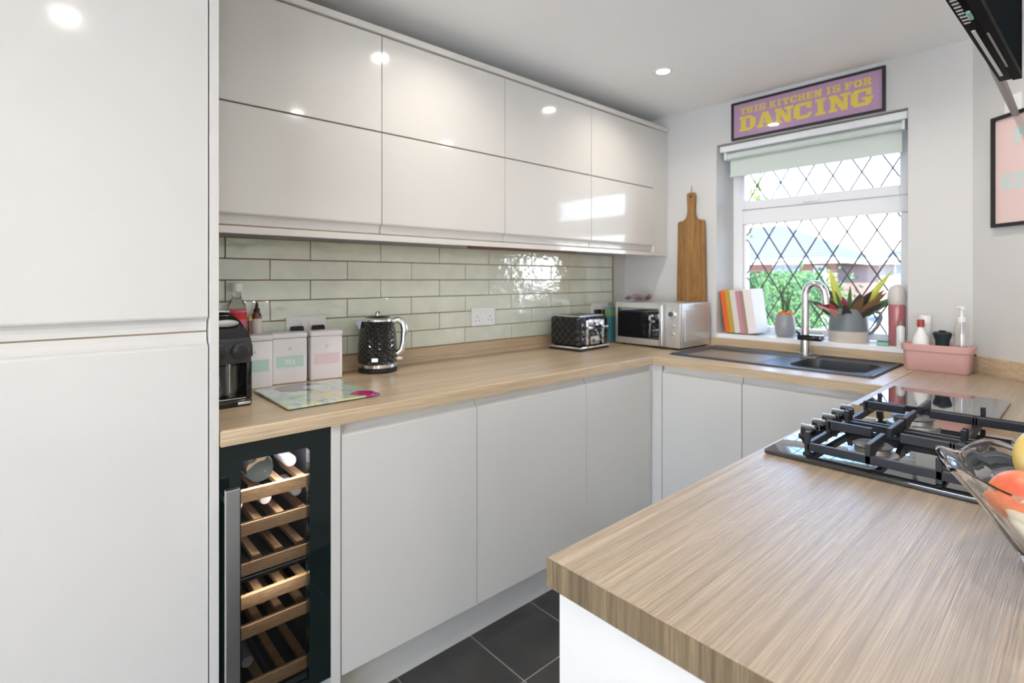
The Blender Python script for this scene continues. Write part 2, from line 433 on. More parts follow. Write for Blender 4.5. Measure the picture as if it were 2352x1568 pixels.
gdark = mat('bottle_dark_glass', (.012, .014, .012), .06, coat=.5); gclear = mat('foil_silver', (.55, .53, .50), .3, metal=.7)
lab = mat('label_cream', (.72, .68, .58), .6); rose = mat('foil_rose', (.66, .32, .28), .35, metal=.4)
def wine(x, z, label, front, foil, lbl=None, seg=20):
    b = thing('wine_bottle', label, 'bottle', (x, 1.70, z), 0, 'wine bottles in the cooler')
    if front == 'base':
        MB().lathe([(0, -.19), (.022, -.198), (.034, -.205), (.037, -.195), (.037, 0), (.030, .03), (.015, .06), (.014, .10)], axis='y', seg=seg).build('body', gdark, b, False, True)
        if lbl: MB().lathe([(.0375, -.13), (.0375, -.04)], axis='y', seg=seg, cap=False).build('label', lab, b, False, True)
        MB().lathe([(.0152, .03+.04), (.0152, .12), (0, .12)], axis='y', seg=seg).build('foil', foil, b, False, True)
    else:
        MB().lathe([(0, .20), (.036, .195), (.037, 0), (.030, -.04), (.0145, -.08), (.014, -.16)], axis='y', seg=seg).build('body', gdark, b, False, True)
        MB().lathe([(.016, -.09), (.0165, -.195), (.014, -.20), (0, -.20)], axis='y', seg=seg).build('foil', foil, b, False, True)
        if lbl: MB().lathe([(.0375, .02), (.0375, .12)], axis='y', seg=seg, cap=False).build('label', lab, b, False, True)
    return b
wine(.432, .733+.0385, 'dark wine bottle lying base-first on the top shelf of the cooler', 'base', gclear)
wine(.515, .733+.0385, 'second dark wine bottle on the top shelf of the cooler, right side', 'neck', gclear)
wine(.375, .647+.0385, 'wine bottle with pale foil at left of the second cooler shelf', 'neck', lab)
wine(.448, .647+.0385, 'wine bottle with cream label in the middle of the second cooler shelf', 'neck', lab, True)
wine(.530, .647+.0385, 'wine bottle at right of the second cooler shelf', 'neck', gclear)
wine(.372, .458+.0385, 'wine bottle with rose foil on the fourth cooler shelf', 'neck', rose)
wine(.440, .380+.0385, 'wine bottle with silver cap on the fifth cooler shelf', 'neck', gclear)
wine(.402, .227+.0385, 'wine bottle with silver cap on the lowest cooler shelf', 'neck', gclear)

# base run along the tiled wall
t = thing('cabinet_end_panel', 'narrow white panel between wine cooler and base cabinets', 'panel', (.614, 1.73, 0))
bx(.600, .627, YF-.002, YW-.04, 0, .870, bev=.001).build('panel', gloss, t, True)
xs = [.629, 1.119, 1.703, 2.185]
for i, lb in enumerate(['white handleless base cabinet next to the wine cooler', 'white handleless base cabinet in the middle of the tiled-wall run', 'white handleless base cabinet nearest the inner corner']):
    a, b = xs[i], xs[i+1]
    t = thing('base_cabinet', lb, 'cabinet', ((a+b)/2, 1.73, .15), 0, 'base cabinets along the tiled wall')
    bx(a+.0005, b-.0005, YF+.022, YW-.04, .15, .870).build('carcass', carcass if i < 0 else edge_white, t, True)
    door_y(t, a+G, b-G, YF, .152, .868, 'top')
t = thing('corner_post', 'narrow white filler post in the inner cabinet corner', 'filler', (2.2, 1.43, 0))
m = MB(); m.box(2.187, 2.21, YF, YF+.020, .152, .870, bev=.001); m.box(2.190, 2.21, 1.376, YF-.0005, .152, .870, bev=.001); m.build('filler_panel', gloss, t, True)
t = thing('plinth', 'long white plinth under the tiled-wall base cabinets', 'plinth', (1.4, 1.5, 0))
bx(.629, 2.245, 1.497, 1.513, 0, .149, bev=.001).build('board', gloss, t, True)
# sink run
ys = [(.993, 1.374), (.49, .993)]
for (a, b), lb in zip(ys, ['white base cabinet under the sink drainer', 'white base cabinet under the sink bowl']):
    t = thing('sink_cabinet', lb, 'cabinet', (2.5, (a+b)/2, .15), 0, 'base cabinets under the sink')
    m = MB(); m.box(2.212, 2.79, a+.0005, a+.018, .15, .870).box(2.212, 2.79, b-.018, b-.0005, .15, .870).box(2.212, 2.79, a+.018, b-.018, .15, .168).box(2.212, 2.23, a+.018, b-.018, .80, .870)
    m.build('carcass', edge_white, t, True)
    door_x(t, a+G, b-G, 2.190, .152, .868, 'top')
t = thing('plinth', 'short white plinth under the sink cabinets', 'plinth', (2.26, .95, 0))
bx(2.248, 2.264, .49, 1.495, 0, .149, bev=.001).build('board', gloss, t, True)
# peninsula
t = thing('peninsula_cabinet', 'white peninsula cabinet carrying the gas hob', 'cabinet', (1.2, .1, 0))
bx(.528, 2.18, -.36, .448, .15, .80).build('carcass', edge_white, t, True)
bx(.507, .525, -.38, .472, 0, .871, bev=.001).build('end_panel', gloss, t, True)
bx(.527, 2.15, -.30, .40, 0, .149).build('plinth', edge_white, t, True)
for a, b in ((.528, 1.128), (1.128, 1.728), (1.728, 2.18)):
    MB().prism(jprof(.152, .868, 'top'), a+G, b-G, lambda d, z, x: (x, .470-d, z)).build('door', gloss, t, True)
bx(.528, 2.10, -.38, -.362, .0, .871).build('back_panel', gloss, t, True)

# worktops
W0, W1 = .872, .910
def worktop(name, label, loc, poly, m_, bevs=.003, hole=None):
    t = thing(name, label, 'worktop', loc)
    mb = MB()
    if hole is None:
        mb.prism(poly, W0, W1)
        ed = [e for e in mb.bm.edges if abs(e.verts[0].co.z-W1) < 1e-6 and abs(e.verts[1].co.z-W1) < 1e-6]
        bmesh.ops.bevel(mb.bm, geom=ed, offset=bevs, segments=3, affect='EDGES')
    else:
        x0, x1, y0, y1 = poly; hx0, hx1, hy0, hy1 = hole
        mb.box(x0, hx0, y0, y1, W0, W1).box(hx1, x1, y0, y1, W0, W1).box(hx0, hx1, y0, hy0, W0, W1).box(hx0, hx1, hy1, y1, W0, W1)
        ed = [e for e in mb.bm.edges if all(abs(v.co.x-x0) < 1e-6 and abs(v.co.z-W1) < 1e-6 for v in e.verts)]
        bmesh.ops.bevel(mb.bm, geom=ed, offset=bevs, segments=3, affect='EDGES')
    return t, mb.build('top', m_, t, True)
worktop('worktop', 'oak laminate worktop along the tiled wall', (1.5, 1.7, W0), [(.320, 1.413), (2.798, 1.413), (2.798, YW-.002), (.320, YW-.002)], oakx)
worktop('worktop', 'oak laminate worktop holding the sink under the window', (2.5, .95, W0), (2.170, 2.798, .4885, 1.412), oaky, hole=(2.33, 2.67, .575, .91))
pe = AW0+AD*((.33+.40)/-AD.y)
inn = AN*.003
pt, pm = worktop('worktop', 'oak laminate peninsula worktop with square near corner', (1.2, .2, W0),
        [(.500, -.40), (pe.x+inn.x-.006, -.40), (2.797-.004, .331), (2.797, .345), (2.797, .4875), (.500, .4875)], oakp, .0015)
bx(.4985, .4999, -.40, .4875, W0, W1-.0012).build('edge_band', oake, pt, True)
# upstands
def upst(label, poly, m_, z1=.975):
    t = thing('worktop_upstand', label, 'upstand', (poly[0][0], poly[0][1], W1), 0, 'oak upstands behind the worktops')
    MB().prism(poly, W1+.0002, z1).build('board', m_, t, True)
upst('oak upstand along the foot of the sage tiles', [(.322, YW-.018), (2.781, YW-.018), (2.781, YW-.0015), (.322, YW-.0015)], oakx, .9735)
upst('oak upstand under the window sill behind the sink', [(2.782, .345), (2.7985, .34), (2.7985, 2.011), (2.782, 2.011)], oaky, .9545)
ua, ub = AW0+AN*.0015+AD*.012, pe+AN*.0015
upst('oak upstand along the splayed wall beside the pink caddy', [tuple(ua), tuple(ub), tuple(ub+AN*.017), tuple(ua+AN*.017)], wood('oak_upstand_splay', (3, 3, 9), oak_stops, .4))

# wall cabinets
YU = 1.72
ux = [.320, .910, 1.500, 2.087, 2.655]
tops = ['leftmost white wall cabinet beside the tall cabinet', 'second white wall cabinet from the tall cabinet', 'third white wall cabinet from the tall cabinet', 'rightmost white wall cabinet near the cutting board']
for i in range(4):
    a, b = ux[i], ux[i+1]
    t = thing('wall_cabinet', tops[i], 'cabinet', ((a+b)/2, 1.87, 1.44), 0, 'white wall cabinets')
    bx(a+.0003, b-.0003, YU+.0215, YW-.012, 1.440, 2.160).build('carcass', carcass, t, True)
    door_y(t, a+G, b-G, YU, 1.813, 2.158); door_y(t, a+G, b-G, YU, 1.446, 1.808, 'bottom')
t = thing('wall_cabinet_filler', 'plain white end filler between the last wall cabinet and window wall', 'filler', (2.73, 1.73, 1.44))
bx(2.656, 2.797, YU, YU+.02, 1.440, 2.160, bev=.001).build('panel', gloss, t, True)
bx(2.66, 2.797, YU+.0215, YW-.003, 1.440, 1.458).build('base_panel', gloss, t, True)
t = thing('cabinet_cornice', 'white cornice strip along the top of the wall cabinets', 'cornice', (1.5, 1.7, 2.161))
bx(.320, 2.797, YU-.012, YW-.003, 2.161, 2.185, bev=.002).build('cornice', gloss, t, True)
t = thing('light_pelmet', 'white pelmet strip under the wall cabinets', 'pelmet', (1.5, 1.73, 1.415))
bx(.320, 2.797, YU-.001, YU+.019, 1.418, 1.4395, bev=.001).build('strip', gloss, t, True)
t = thing('under_cabinet_strip', 'thin brown strip fixed below the middle wall cabinets', 'strip', (1.7, 1.78, 1.415))
bx(1.33, 2.00, YU+.022, YU+.045, 1.4085, 1.4395).build('batten', mat('brown_batten', (.16, .07, .045), .6), t, True)
t = thing('cabinet_clip', 'small white clip standing on the cornice near the corner', 'clip', (2.5, 1.74, 2.185))
bx(2.490, 2.505, 1.735, 1.75, 2.1852, 2.200, bev=.002).build('clip', white, t, True)

# ------------------------------------------------------------------ sockets
def socket(x0, x1, z0, z1, label, plugs):
    t = thing('double_socket', label, 'socket', ((x0+x1)/2, 2.015, (z0+z1)/2), 0, 'white double sockets on the tiles')
    y1 = 2.0165
    bx(x0, x1, y1-.009, y1, z0, z1, bev=.0025).build('plate', white, t, True)
    cx, cz = (x0+x1)/2, (z0+z1)/2
    for s in (-1, 1):
        bx(cx+s*.014-.006, cx+s*.014+.006, y1-.012, y1-.009, cz+.012, cz+.030, bev=.001).build('rocker', white, t, True)
        if not plugs:
            for dx, dz, ww, hh in ((0, -.004, .004, .010), (-.011, -.020, .008, .004), (.011, -.020, .008, .004)):
                bx(cx+s*.040+dx-ww/2, cx+s*.040+dx+ww/2, y1-.0096, y1-.0089, cz+dz, cz+dz+hh).build('pin_hole', mat('hole_grey', (.30, .27, .26), .8) if 'hole_grey' not in MATS else MATS['hole_grey'], t, True)
        else:
            p = thing('plug', 'black plug in the %s side of the socket %s' % ('left' if s < 0 else 'right', plugs), 'plug', (cx+s*.040, y1-.0095, cz-.012), 0, 'black mains plugs')
            bx(-.023, .023, -.027, 0, -.026, .024, bev=.008, seg=3).build('plug_body', blackm, p, False, True)
            MB().tube([(0, -.02, -.024), (0, -.022, -.05), (s*.004, -.02, -.075), (s*.006, -.02, -.098 if plugs.startswith('behind the t') else -.09)], .0035, 8).build('cable', blackm, p, False, True)
socket(*socks[0], 'empty white double socket on the tiles between kettle and toaster', None)
socket(*socks[1], 'white double socket behind the white tins', 'behind the tins')
socket(*socks[2], 'white double socket beside the microwave', 'behind the toaster')

# ------------------------------------------------------------------ sink and tap
def rrect(x, y, x0, x1, y0, y1, r):
    dx = max(x0+r-x, x-(x1-r), 0); dy = max(y0+r-y, y-(y1-r), 0)
    return math.hypot(dx, dy)-r if dx or dy else max(x0-x, x-x1, y0-y, y-y1)
def sst(a, b, x):
    t = min(1, max(0, (x-a)/(b-a))); return t*t*(3-2*t)
t = thing('kitchen_sink', 'black granite inset sink with ribbed drainer below the window', 'sink', (2.53, .97, W1))
SX0, SX1, SY0, SY1 = 2.288, 2.772, .548, 1.402
def sink_h(x, y):
    e = -rrect(x, y, SX0, SX1, SY0, SY1, .025)
    z = W1+.001+.0075*sst(0, .006, e)
    z -= .0065*sst(.020, .030, min(e, 1) if x < 2.66 or e < .03 else min(e, 1))*(1 if x < 2.665 else 0 if y > .86 else 1)
    b = -rrect(x, y, 2.365, 2.640, .600, .880, .05)
    if b > -.008: z += .004*sst(-.008, -.002, b)
    if b > 0: z -= .150*sst(0, .014, b)
    d = -rrect(x, y, 2.330, 2.640, .985, 1.360, .03)
    if d > 0: z -= .003*sst(0, .03, d)*(1+.8*math.cos((x-2.33)*2*PI/.030))
    return z
nx, ny = 98, 172
m = MB(); gv = []
for i in range(nx+1):
    row = []
    for j in range(ny+1):
        x = SX0+(SX1-SX0)*i/nx; y = SY0+(SY1-SY0)*j/ny
        row.append(m.bm.verts.new((x, y, sink_h(x, y))))
    gv.append(row)
for i in range(nx):
    for j in range(ny): m.bm.faces.new([gv[i][j], gv[i+1][j], gv[i+1][j+1], gv[i][j+1]])
ring = [gv[i][0] for i in range(nx+1)]+[gv[nx][j] for j in range(1, ny+1)]+[gv[i][ny] for i in range(nx-1, -1, -1)]+[gv[0][j] for j in range(ny-1, 0, -1)]
low = [m.bm.verts.new((v.co.x, v.co.y, W1+.0003)) for v in ring]
for k in range(len(ring)):
    q = (k+1) % len(ring); m.bm.faces.new([ring[k], ring[q], low[q], low[k]])
m.build('basin', granite, t, True, True)
MB().lathe([(0, .003), (.036, .003), (.042, 0)], 2.50, .74, .763, seg=24).build('waste', chrome, t, True, True)

t = thing('kitchen_tap', 'tall swan-neck steel tap with black lever block behind the sink', 'tap', (2.715, .925, .9185))
m = MB(); m.lathe([(.028, 0), (.028, .006), (.022, .010), (.021, .075)], seg=24); m.build('base', steel, t, False, True)
pts = [(0, 0, .075), (0, 0, .20), (0, 0, .285)]
for k in range(1, 13):
    a = PI*k/12; pts.append((0, -.042*(1-math.cos(a)), .285+.055*math.sin(a)))
pts += [(0, -.086, .265), (0, -.088, .245)]
MB().tube(pts, .0165, 16).build('spout', chrome, t, False, True)
m = MB(); m.box(-.024, .024, -.075, .030, .070, .098, bev=.006); m.build('lever_block', black, t, False, True)
m = MB(); m.tube([(-.01, .02, .098), (-.02, .035, .112)], .006, 10); m.build('lever', black, t, False, True)

# ------------------------------------------------------------------ hob
t = thing('gas_hob', 'black glass gas hob with cast-iron supports on the peninsula', 'hob', (1.44, .215, W1))
HX0, HX1, HY0, HY1 = 1.142, 1.738, -.045, .470
bx(HX0, HX1, HY0, HY1, W1+.0005, W1+.010, bev=.0025).build('glass_plate', bglass, t, True, True)
Z0 = W1+.010
for x in (1.30, 1.37, 1.44, 1.51, 1.58):
    k = MB(); k.lathe([(.020, 0), (.020, .004), (.0165, .006), (.0155, .020), (.0135, .0225), (0, .0225)], x, .437, Z0, seg=20)
    kk = k.build('knob', black, t, True, True)
    bx(x-.0025, x+.0025, .424, .452, Z0+.0225, Z0+.028, bev=.001).build('grip', steel, kk, True)
burn = [(1.268, .305, .030), (1.268, .075, .045), (1.600, .300, .038), (1.600, .070, .038)]
bcap = mat('burner_cap', (.10, .10, .105), .35); bal = mat('burner_ring', (.42, .40, .38), .35, metal=.8)
for x, y, r in burn:
    b = MB().lathe([(r+.016, 0), (r+.014, .005), (r+.002, .007), (r, .016), (r-.004, .017), (0, .017)], x, y, Z0, seg=28).build('burner', bal, t, True, True)
    MB().lathe([(r+.004, .017), (r+.005, .020), (r-.002, .0245), (0, .0255)], x, y, Z0, seg=28).build('burner_cap', bcap, b, True, True)
def grate(x0, x1, y0, y1, label):
    g = thing('pan_support', label, 'pan support', ((x0+x1)/2, (y0+y1)/2, Z0), 0, 'cast-iron pan supports on the hob')
    m = MB(); th, zt, zb = .0095, Z0+.046, Z0+.0275
    cx, cy = (x0+x1)/2, (y0+y1)/2
    def barx(xa, xb, y, z0=zb, z1=zt): m.box(xa, xb, y-th/2, y+th/2, z0, z1, bev=.0012, seg=1)
    def bary(x, ya, yb, z0=zb, z1=zt): m.box(x-th/2, x+th/2, ya, yb, z0, z1, bev=.0012, seg=1)
    zl0, zl1 = Z0+.008, Z0+.024
    barx(x0, x1, y0, zl0, zl1); barx(x0, x1, y1, zl0, zl1); bary(x0, y0, y1, zl0, zl1); bary(x1, y0, y1, zl0, zl1); barx(x0, x1, cy, zl0, zl1)
    for yy in (y0, cy, y1):
        for xx in (x0, x1): m.box(xx-th/2, xx+th/2, yy-th/2, yy+th/2, Z0+.0005, zt, bev=.001, seg=1)
    for by in ((y0+cy)/2, (cy+y1)/2):
        for sx in (x0, x1):
            inn = cx+(.024 if sx > cx else -.024)
            barx(min(sx, inn), max(sx, inn), by)
            m.box(sx-th/2, sx+th/2, by-th/2, by+th/2, zl0, zt, bev=.001, seg=1)
        hw = (cy-y0)/2
        for s in (-1, 1):
            yy = by+s*hw; ya, yb = (by+s*.024, yy)
            bary(cx, min(ya, yb), max(ya, yb)); m.box(cx-th/2, cx+th/2, yy-th/2, yy+th/2, zl0, zt, bev=.001, seg=1)
    # sloping webs
    for xx, sgn in ((x0, 1), (x1, -1)):
        for by in ((y0+cy)/2, (cy+y1)/2):
            p = [(xx, zl0), (xx+sgn*.055, zb+.002), (xx, zb+.002)]
            m.prism(p, by-th/2, by+th/2, lambda a, b, c: (a, c, b))
    m.build('grid', castiron, g, True)
    for yy in (y0, y1):
        for xx in (x0, x1): bx(xx-.007, xx+.007, yy-.007, yy+.007, Z0+.0002, Z0+.004).build('rubber_foot', blackm, g, True)
grate(1.172, 1.428, -.030, .395, 'cast-iron pan support on the near half of the hob')
grate(1.452, 1.712, -.030, .395, 'cast-iron pan support on the far half of the hob')

t = thing('glass_worktop_saver', 'plain dark glass worktop saver lying behind the hob', 'worktop saver', (1.96, .305, W1))
bx(1.752, 2.142, .166, .455, W1+.004, W1+.010, bev=.002).build('glass_sheet', bglass, t, True)
for x in (1.785, 2.11):
    for y in (.195, .425): MB().lathe([(.008, .0002), (.008, .0045)], x, y, W1, seg=12).build('rubber_foot', blackm, t, True)

# ------------------------------------------------------------------ microwave
t = thing('microwave', 'silver microwave with dark glass door in the worktop corner', 'microwave', (2.62, 1.635, W1))
bx(2.462, 2.765, 1.432, 1.838, .919, 1.153, bev=.008, seg=3).build('casing', silver, t, True, True)
d = bx(2.446, 2.4615, 1.520, 1.838, .921, 1.151, bev=.004).build('door', silver, t, True, True)
bx(2.4445, 2.447, 1.552, 1.822, .955, 1.122, bev=.001).build('window', bglass, d, True)
bx(2.428, 2.444, 1.522, 1.545, .925, 1.147, bev=.006, seg=3).build('handle', steel, d, True, True)
bx(2.447, 2.4615, 1.432, 1.518, .921, 1.151, bev=.003).build('control_panel', silver, t, True, True)
MB().lathe([(.021, 0), (.021, -.004), (.017, -.006), (.016, -.018), (0, -.018)], 2.447, 1.474, 1.097, seg=24, axis='x').build('dial', chrome, t, True, True)
MB().lathe([(.0145, -.0182), (.0145, -.0195), (0, -.0195)], 2.447, 1.474, 1.097, seg=24, axis='x').build('dial_face', black, t, True)
for z in (1.037, .993): MB().lathe([(.011, 0), (.011, -.006), (.008, -.009), (0, -.009)], 2.447, 1.470, z, seg=20, axis='x').build('button', chrome, t, True, True)
bx(2.50, 2.73, 1.4300, 1.4325, .95, 1.12, bev=.001).build('side_panel', silver, t, True)
for x in (2.49, 2.74):
    for y in (1.46, 1.81): MB().lathe([(.012, .0002), (.012, .0092)], x, y, W1, seg=12).build('foot', blackm, t, True)

# ------------------------------------------------------------------ quilted black material for kettle and toaster
quilt = mat('quilted_black', (.010, .011, .014), .16, coat=.4)
def diamonds(m_, sx, sz, amp):
    tcn = N(m_, 'ShaderNodeTexCoord'); sp_ = N(m_, 'ShaderNodeSeparateXYZ'); L(m_, tcn.outputs['Object'], sp_.inputs[0])
    at = N(m_, 'ShaderNodeMath', operation='ARCTAN2'); L(m_, sp_.outputs['Y'], at.inputs[0]); L(m_, sp_.outputs['X'], at.inputs[1])
    def lin(a, ka, kz):
        p = N(m_, 'ShaderNodeMath', operation='MULTIPLY'); L(m_, a, p.inputs[0]); p.inputs[1].default_value = ka
        q_ = N(m_, 'ShaderNodeMath', operation='MULTIPLY_ADD'); L(m_, sp_.outputs['Z'], q_.inputs[0]); q_.inputs[1].default_value = kz; L(m_, p.outputs[0], q_.inputs[2])
        s_ = N(m_, 'ShaderNodeMath', operation='SINE'); L(m_, q_.outputs[0], s_.inputs[0])
        b_ = N(m_, 'ShaderNodeMath', operation='ABSOLUTE'); L(m_, s_.outputs[0], b_.inputs[0]); return b_.outputs[0]
    mn = N(m_, 'ShaderNodeMath', operation='MINIMUM'); L(m_, lin(at.outputs[0], sx, sz), mn.inputs[0]); L(m_, lin(at.outputs[0], sx, -sz), mn.inputs[1])
    bump(m_, mn.outputs[0], 1.0, amp)
diamonds(quilt, 9, 150, .006)

# ------------------------------------------------------------------ kettle
t = thing('kettle', 'black diamond-textured kettle with chrome trim beside the tins', 'kettle', (1.002, 1.928, W1), math.radians(-36))
MB().lathe([(.074, .0005), (.076, .004), (.076, .016), (.072, .020)], seg=36).build('power_base', blackm, t, False, True)
MB().lathe([(.073, .020), (.0765, .022), (.0765, .034), (.074, .036)], seg=36).build('base_band', chrome, t, False, True)
MB().lathe([(.074, .036), (.077, .045), (.076, .10), (.071, .16), (.063, .198), (.060, .203)], seg=48).build('body', quilt, t, False, True)
MB().lathe([(.061, .203), (.060, .210), (.052, .216)], seg=36).build('rim', chrome, t, False, True)
MB().lathe([(.052, .216), (.045, .222), (.020, .226), (0, .227)], seg=36).build('lid', black, t, False, True)
MB().lathe([(.011, .226), (.012, .236), (.008, .240), (0, .240)], seg=16).build('lid_knob', chrome, t, False, True)
MB().prism([(-.056, .204), (-.086, .203), (-.080, .190), (-.062, .158)], -.016, .016, lambda a, b, c: (a, c, b)).build('spout', black, t, False, True)
MB().tube([(.056, 0, .200), (.080, 0, .207), (.100, 0, .195), (.106, 0, .165), (.103, 0, .12), (.095, 0, .085), (.078, 0, .070)], .009, 12, radii=[.010, .010, .011, .011, .0105, .010, .009], flat=1.3).build('handle', chrome, t, False, True)
bx(.070, .098, -.006, .006, .045, .056, bev=.002).build('switch', chrome, t)
bx(-.012, .012, -.0785, -.0745, .048, .062, bev=.001).build('badge', steel, t)

# ------------------------------------------------------------------ toaster
qt2 = mat('quilted_black_flat', (.006, .007, .010), .20, coat=.3)
v = coords(qt2, (1, 1, 1))
def wav(m_, rx, rz):
    wv = N(m_, 'ShaderNodeTexWave', wave_type='BANDS', bands_direction='DIAGONAL', wave_profile='TRI'); wv.inputs['Scale'].default_value = 16
    mp = N(m_, 'ShaderNodeMapping'); mp.inputs['Scale'].default_value = (rx, rx, rz); L(m_, v, mp.inputs['Vector']); L(m_, mp.outputs[0], wv.inputs['Vector']); return wv.outputs['Fac']
mn = N(qt2, 'ShaderNodeMath', operation='MINIMUM'); L(qt2, wav(qt2, 1, 1), mn.inputs[0]); L(qt2, wav(qt2, 1, -1), mn.inputs[1]); bump(qt2, mn.outputs[0], 1, .005)
# long axis at an angle, control end turned to the camera
A1 = Vector((1.993, 1.751)); 
t = thing('toaster', 'black diamond-textured four-slice toaster with chrome levers', 'toaster', (2.150, 1.842, W1), math.radians(4))
Lx, Ly = .130, .085                     # half sizes (control face looks to -Y)
bx(-Lx, Lx, -Ly-.005, Ly+.03, .001, .012, bev=.004).build('foot_plate', blackm, t, False, True)
bx(-Lx-.003, Lx+.003, -Ly-.008, Ly+.03, .012, .022, bev=.004).build('base_band', chrome, t, False, True)
m = MB(); m.box(-Lx, Lx, -Ly, Ly+.025, .022, .176, bev=.022, seg=5); m.build('body', qt2, t, False, True)
bx(-Lx+.022, Lx-.022, -Ly+.016, Ly+.010, .172, .180, bev=.003).build('top_plate', steel, t, False, True)
for x in (-.075, -.030, .030, .075): bx(x-.012, x+.012, -Ly+.03, Ly, .1795, .1806).build('slot', blackm, t)
for sx in (-1, 1):
    bx(sx*.070-.010, sx*.070+.010, -Ly-.008, -Ly+.002, .030, .158, bev=.004).build('lever_track', chrome, t, False, True)
    bx(sx*.070-.020, sx*.070+.020, -Ly-.030, -Ly-.008, .112, .126, bev=.005).build('lever', chrome, t, False, True)
bx(-.040, .040, -Ly-.006, -Ly+.002, .030, .072, bev=.004).build('control_badge', steel, t, False, True)
for x in (-.022, .022): MB().lathe([(.011, 0), (.010, -.010), (0, -.010)], x, -Ly-.006, .051, axis='y', seg=16).build('browning_dial', chrome, t, False, True)
bx(-.055, .055, -Ly-.004, -Ly+.002, .128, .160, bev=.004).build('chrome_face', chrome, t, False, True)

# ------------------------------------------------------------------ tins
tinm = mat('tin_white', (.80, .775, .80), .35); mint = mat('band_mint', (.50, .68, .60), .5); blush = mat('band_blush', (.74, .60, .63), .5); letter = mat('letter_white', (.84, .84, .84), .5)
GL = {}
def R_(x0, y0, x1, y1): return [(x0, y0), (x1, y0), (x1, y1), (x0, y1)]
GL['T'] = [R_(0,.8,1,1), R_(0,.6,.14,.8), R_(.86,.6,1,.8), R_(.33,.16,.67,.8), R_(.2,0,.8,.16)]
GL['H'] = [R_(.08,.16,.36,.84), R_(.64,.16,.92,.84), R_(0,0,.45,.16), R_(0,.84,.45,1), R_(.55,0,1,.16), R_(.55,.84,1,1), R_(.36,.42,.64,.58)]
GL['I'] = [R_(.3,.16,.7,.84), R_(.12,0,.88,.16), R_(.12,.84,.88,1)]
GL['S'] = [R_(.12,.82,.8,1), R_(0,.55,.32,.88), R_(.1,.42,.9,.58), R_(.68,.12,1,.46), R_(.2,0,.88,.18), R_(.8,.66,1,1), R_(0,0,.2,.34)]
GL['K'] = [R_(.08,.16,.38,.84), R_(0,0,.48,.16), R_(0,.84,.48,1), [(.38,.38),(.52,.44),(.92,.84),(.62,.84)], R_(.56,.84,1,1), [(.44,.52),(.62,.62),(.98,.16),(.62,.16)], R_(.54,0,1.02,.16)]
GL['C'] = [R_(0,.2,.34,.8), [(0,.8),(.34,.8),(.78,.82),(.74,1),(.2,1)], [(0,.2),(.2,0),(.8,0),(.96,.2),(.34,.2)], R_(.70,.6,.96,1), R_(.78,.2,.96,.34)]
GL['E'] = [R_(.08,.18,.4,.82), R_(0,.82,.95,1), R_(0,0,.95,.18), R_(.4,.42,.6,.58), R_(.8,.64,.95,.82), R_(.8,.18,.95,.36), R_(.6,.34,.72,.66)]
GL['N'] = [R_(.08,.16,.30,.84), R_(.70,.0,.92,.84), R_(0,0,.42,.16), R_(.56,.84,1.05,1), [(.0,1),(.38,1),(.92,0),(.62,0),(.30,.6),(.0,.84)]]
GL['F'] = [R_(.08,.16,.4,.82), R_(0,.82,.95,1), R_(0,0,.55,.16), R_(.4,.42,.6,.58), R_(.8,.62,.95,.82), R_(.6,.34,.72,.66)]
GL['O'] = [R_(0,.22,.33,.78), R_(.67,.22,1,.78), [(0,.78),(.33,.78),(.67,.78),(1,.78),(.8,1),(.2,1)], [(0,.22),(.2,0),(.8,0),(1,.22)]]
GL['R'] = [R_(.08,.16,.38,.84), R_(0,0,.46,.16), R_(0,.84,.75,1), [(.62,.56),(.75,.46),(.95,.62),(.95,.86),(.75,1),(.62,.84)], R_(.38,.44,.75,.58), [(.45,.44),(.72,.46),(.95,.16),(.62,.16)], R_(.58,0,1.05,.16)]
GL['D'] = [R_(.08,.18,.4,.82), R_(0,.82,.7,1), R_(0,0,.7,.18), [(.66,.18),(.7,0),(1,.25),(1,.75),(.7,1),(.66,.82)]]
GL['A'] = [[(.10,.16),(.32,.16),(.56,1),(.34,1)], [(.34,1),(.66,1),(.98,.16),(.64,.16)], R_(.3,.28,.7,.42), R_(0,0,.44,.16), R_(.54,0,1.08,.16)]
GL['G'] = GL['C']+[R_(.52,.36,1.04,.5), R_(.66,.1,.96,.36)]
GL['P'] = [R_(.08,.16,.38,.84), R_(0,0,.5,.16), R_(0,.84,.75,1), [(.62,.56),(.75,.42),(.95,.60),(.95,.86),(.75,1),(.62,.84)], R_(.38,.42,.75,.56)]
def text(s, w_, h_, d_, mp, gap=.10, space=.5):
    """block letters filling a w_ x h_ box, extruded d_; mp maps (along, up, depth)"""
    adv = {' ': space, 'I': .72}
    tot = sum(adv.get(c, 1)+(0 if c == ' ' else gap) for c in s)-gap
    k = w_/tot; x = 0; m = MB()
    for c in s:
        if c != ' ':
            ww = adv.get(c, 1)
            for pi_, poly in enumerate(GL[c]): m.prism([((x+a*ww)*k, b*h_) for a, b in poly], 0, d_+.00008*pi_, mp)
            x += ww+gap
        else: x += adv[' ']
    return m
def tin(x, y, rz, band, label, word=None):
    t = thing('storage_tin', label, 'tin', (x, y, W1), rz, 'white storage tins')
    bx(-.058, .058, -.032, .032, .0005, .160, bev=.006, seg=3).build('body', tinm, t, False, True)
    bx(-.0595, .0595, -.0335, .0335, .1602, .180, bev=.006, seg=3).build('lid', tinm, t, False, True)
    bx(-.046, .046, -.0326, -.0319, .058, .098).build('band', band, t)
    MB().lathe([(0, -.0007), (.006, -.0007), (.006, 0)], 0, -.032, .124, axis='y', seg=12).build('motif', band, t)
    if word: text(word, .034, .016, .0006, lambda a, b, c: (a-.017, -.0327-c, b+.070)).build('lettering', letter, t)
tin(.528, 1.913, math.radians(-5), mint, 'white tin with mint band half hidden behind the coffee machine')
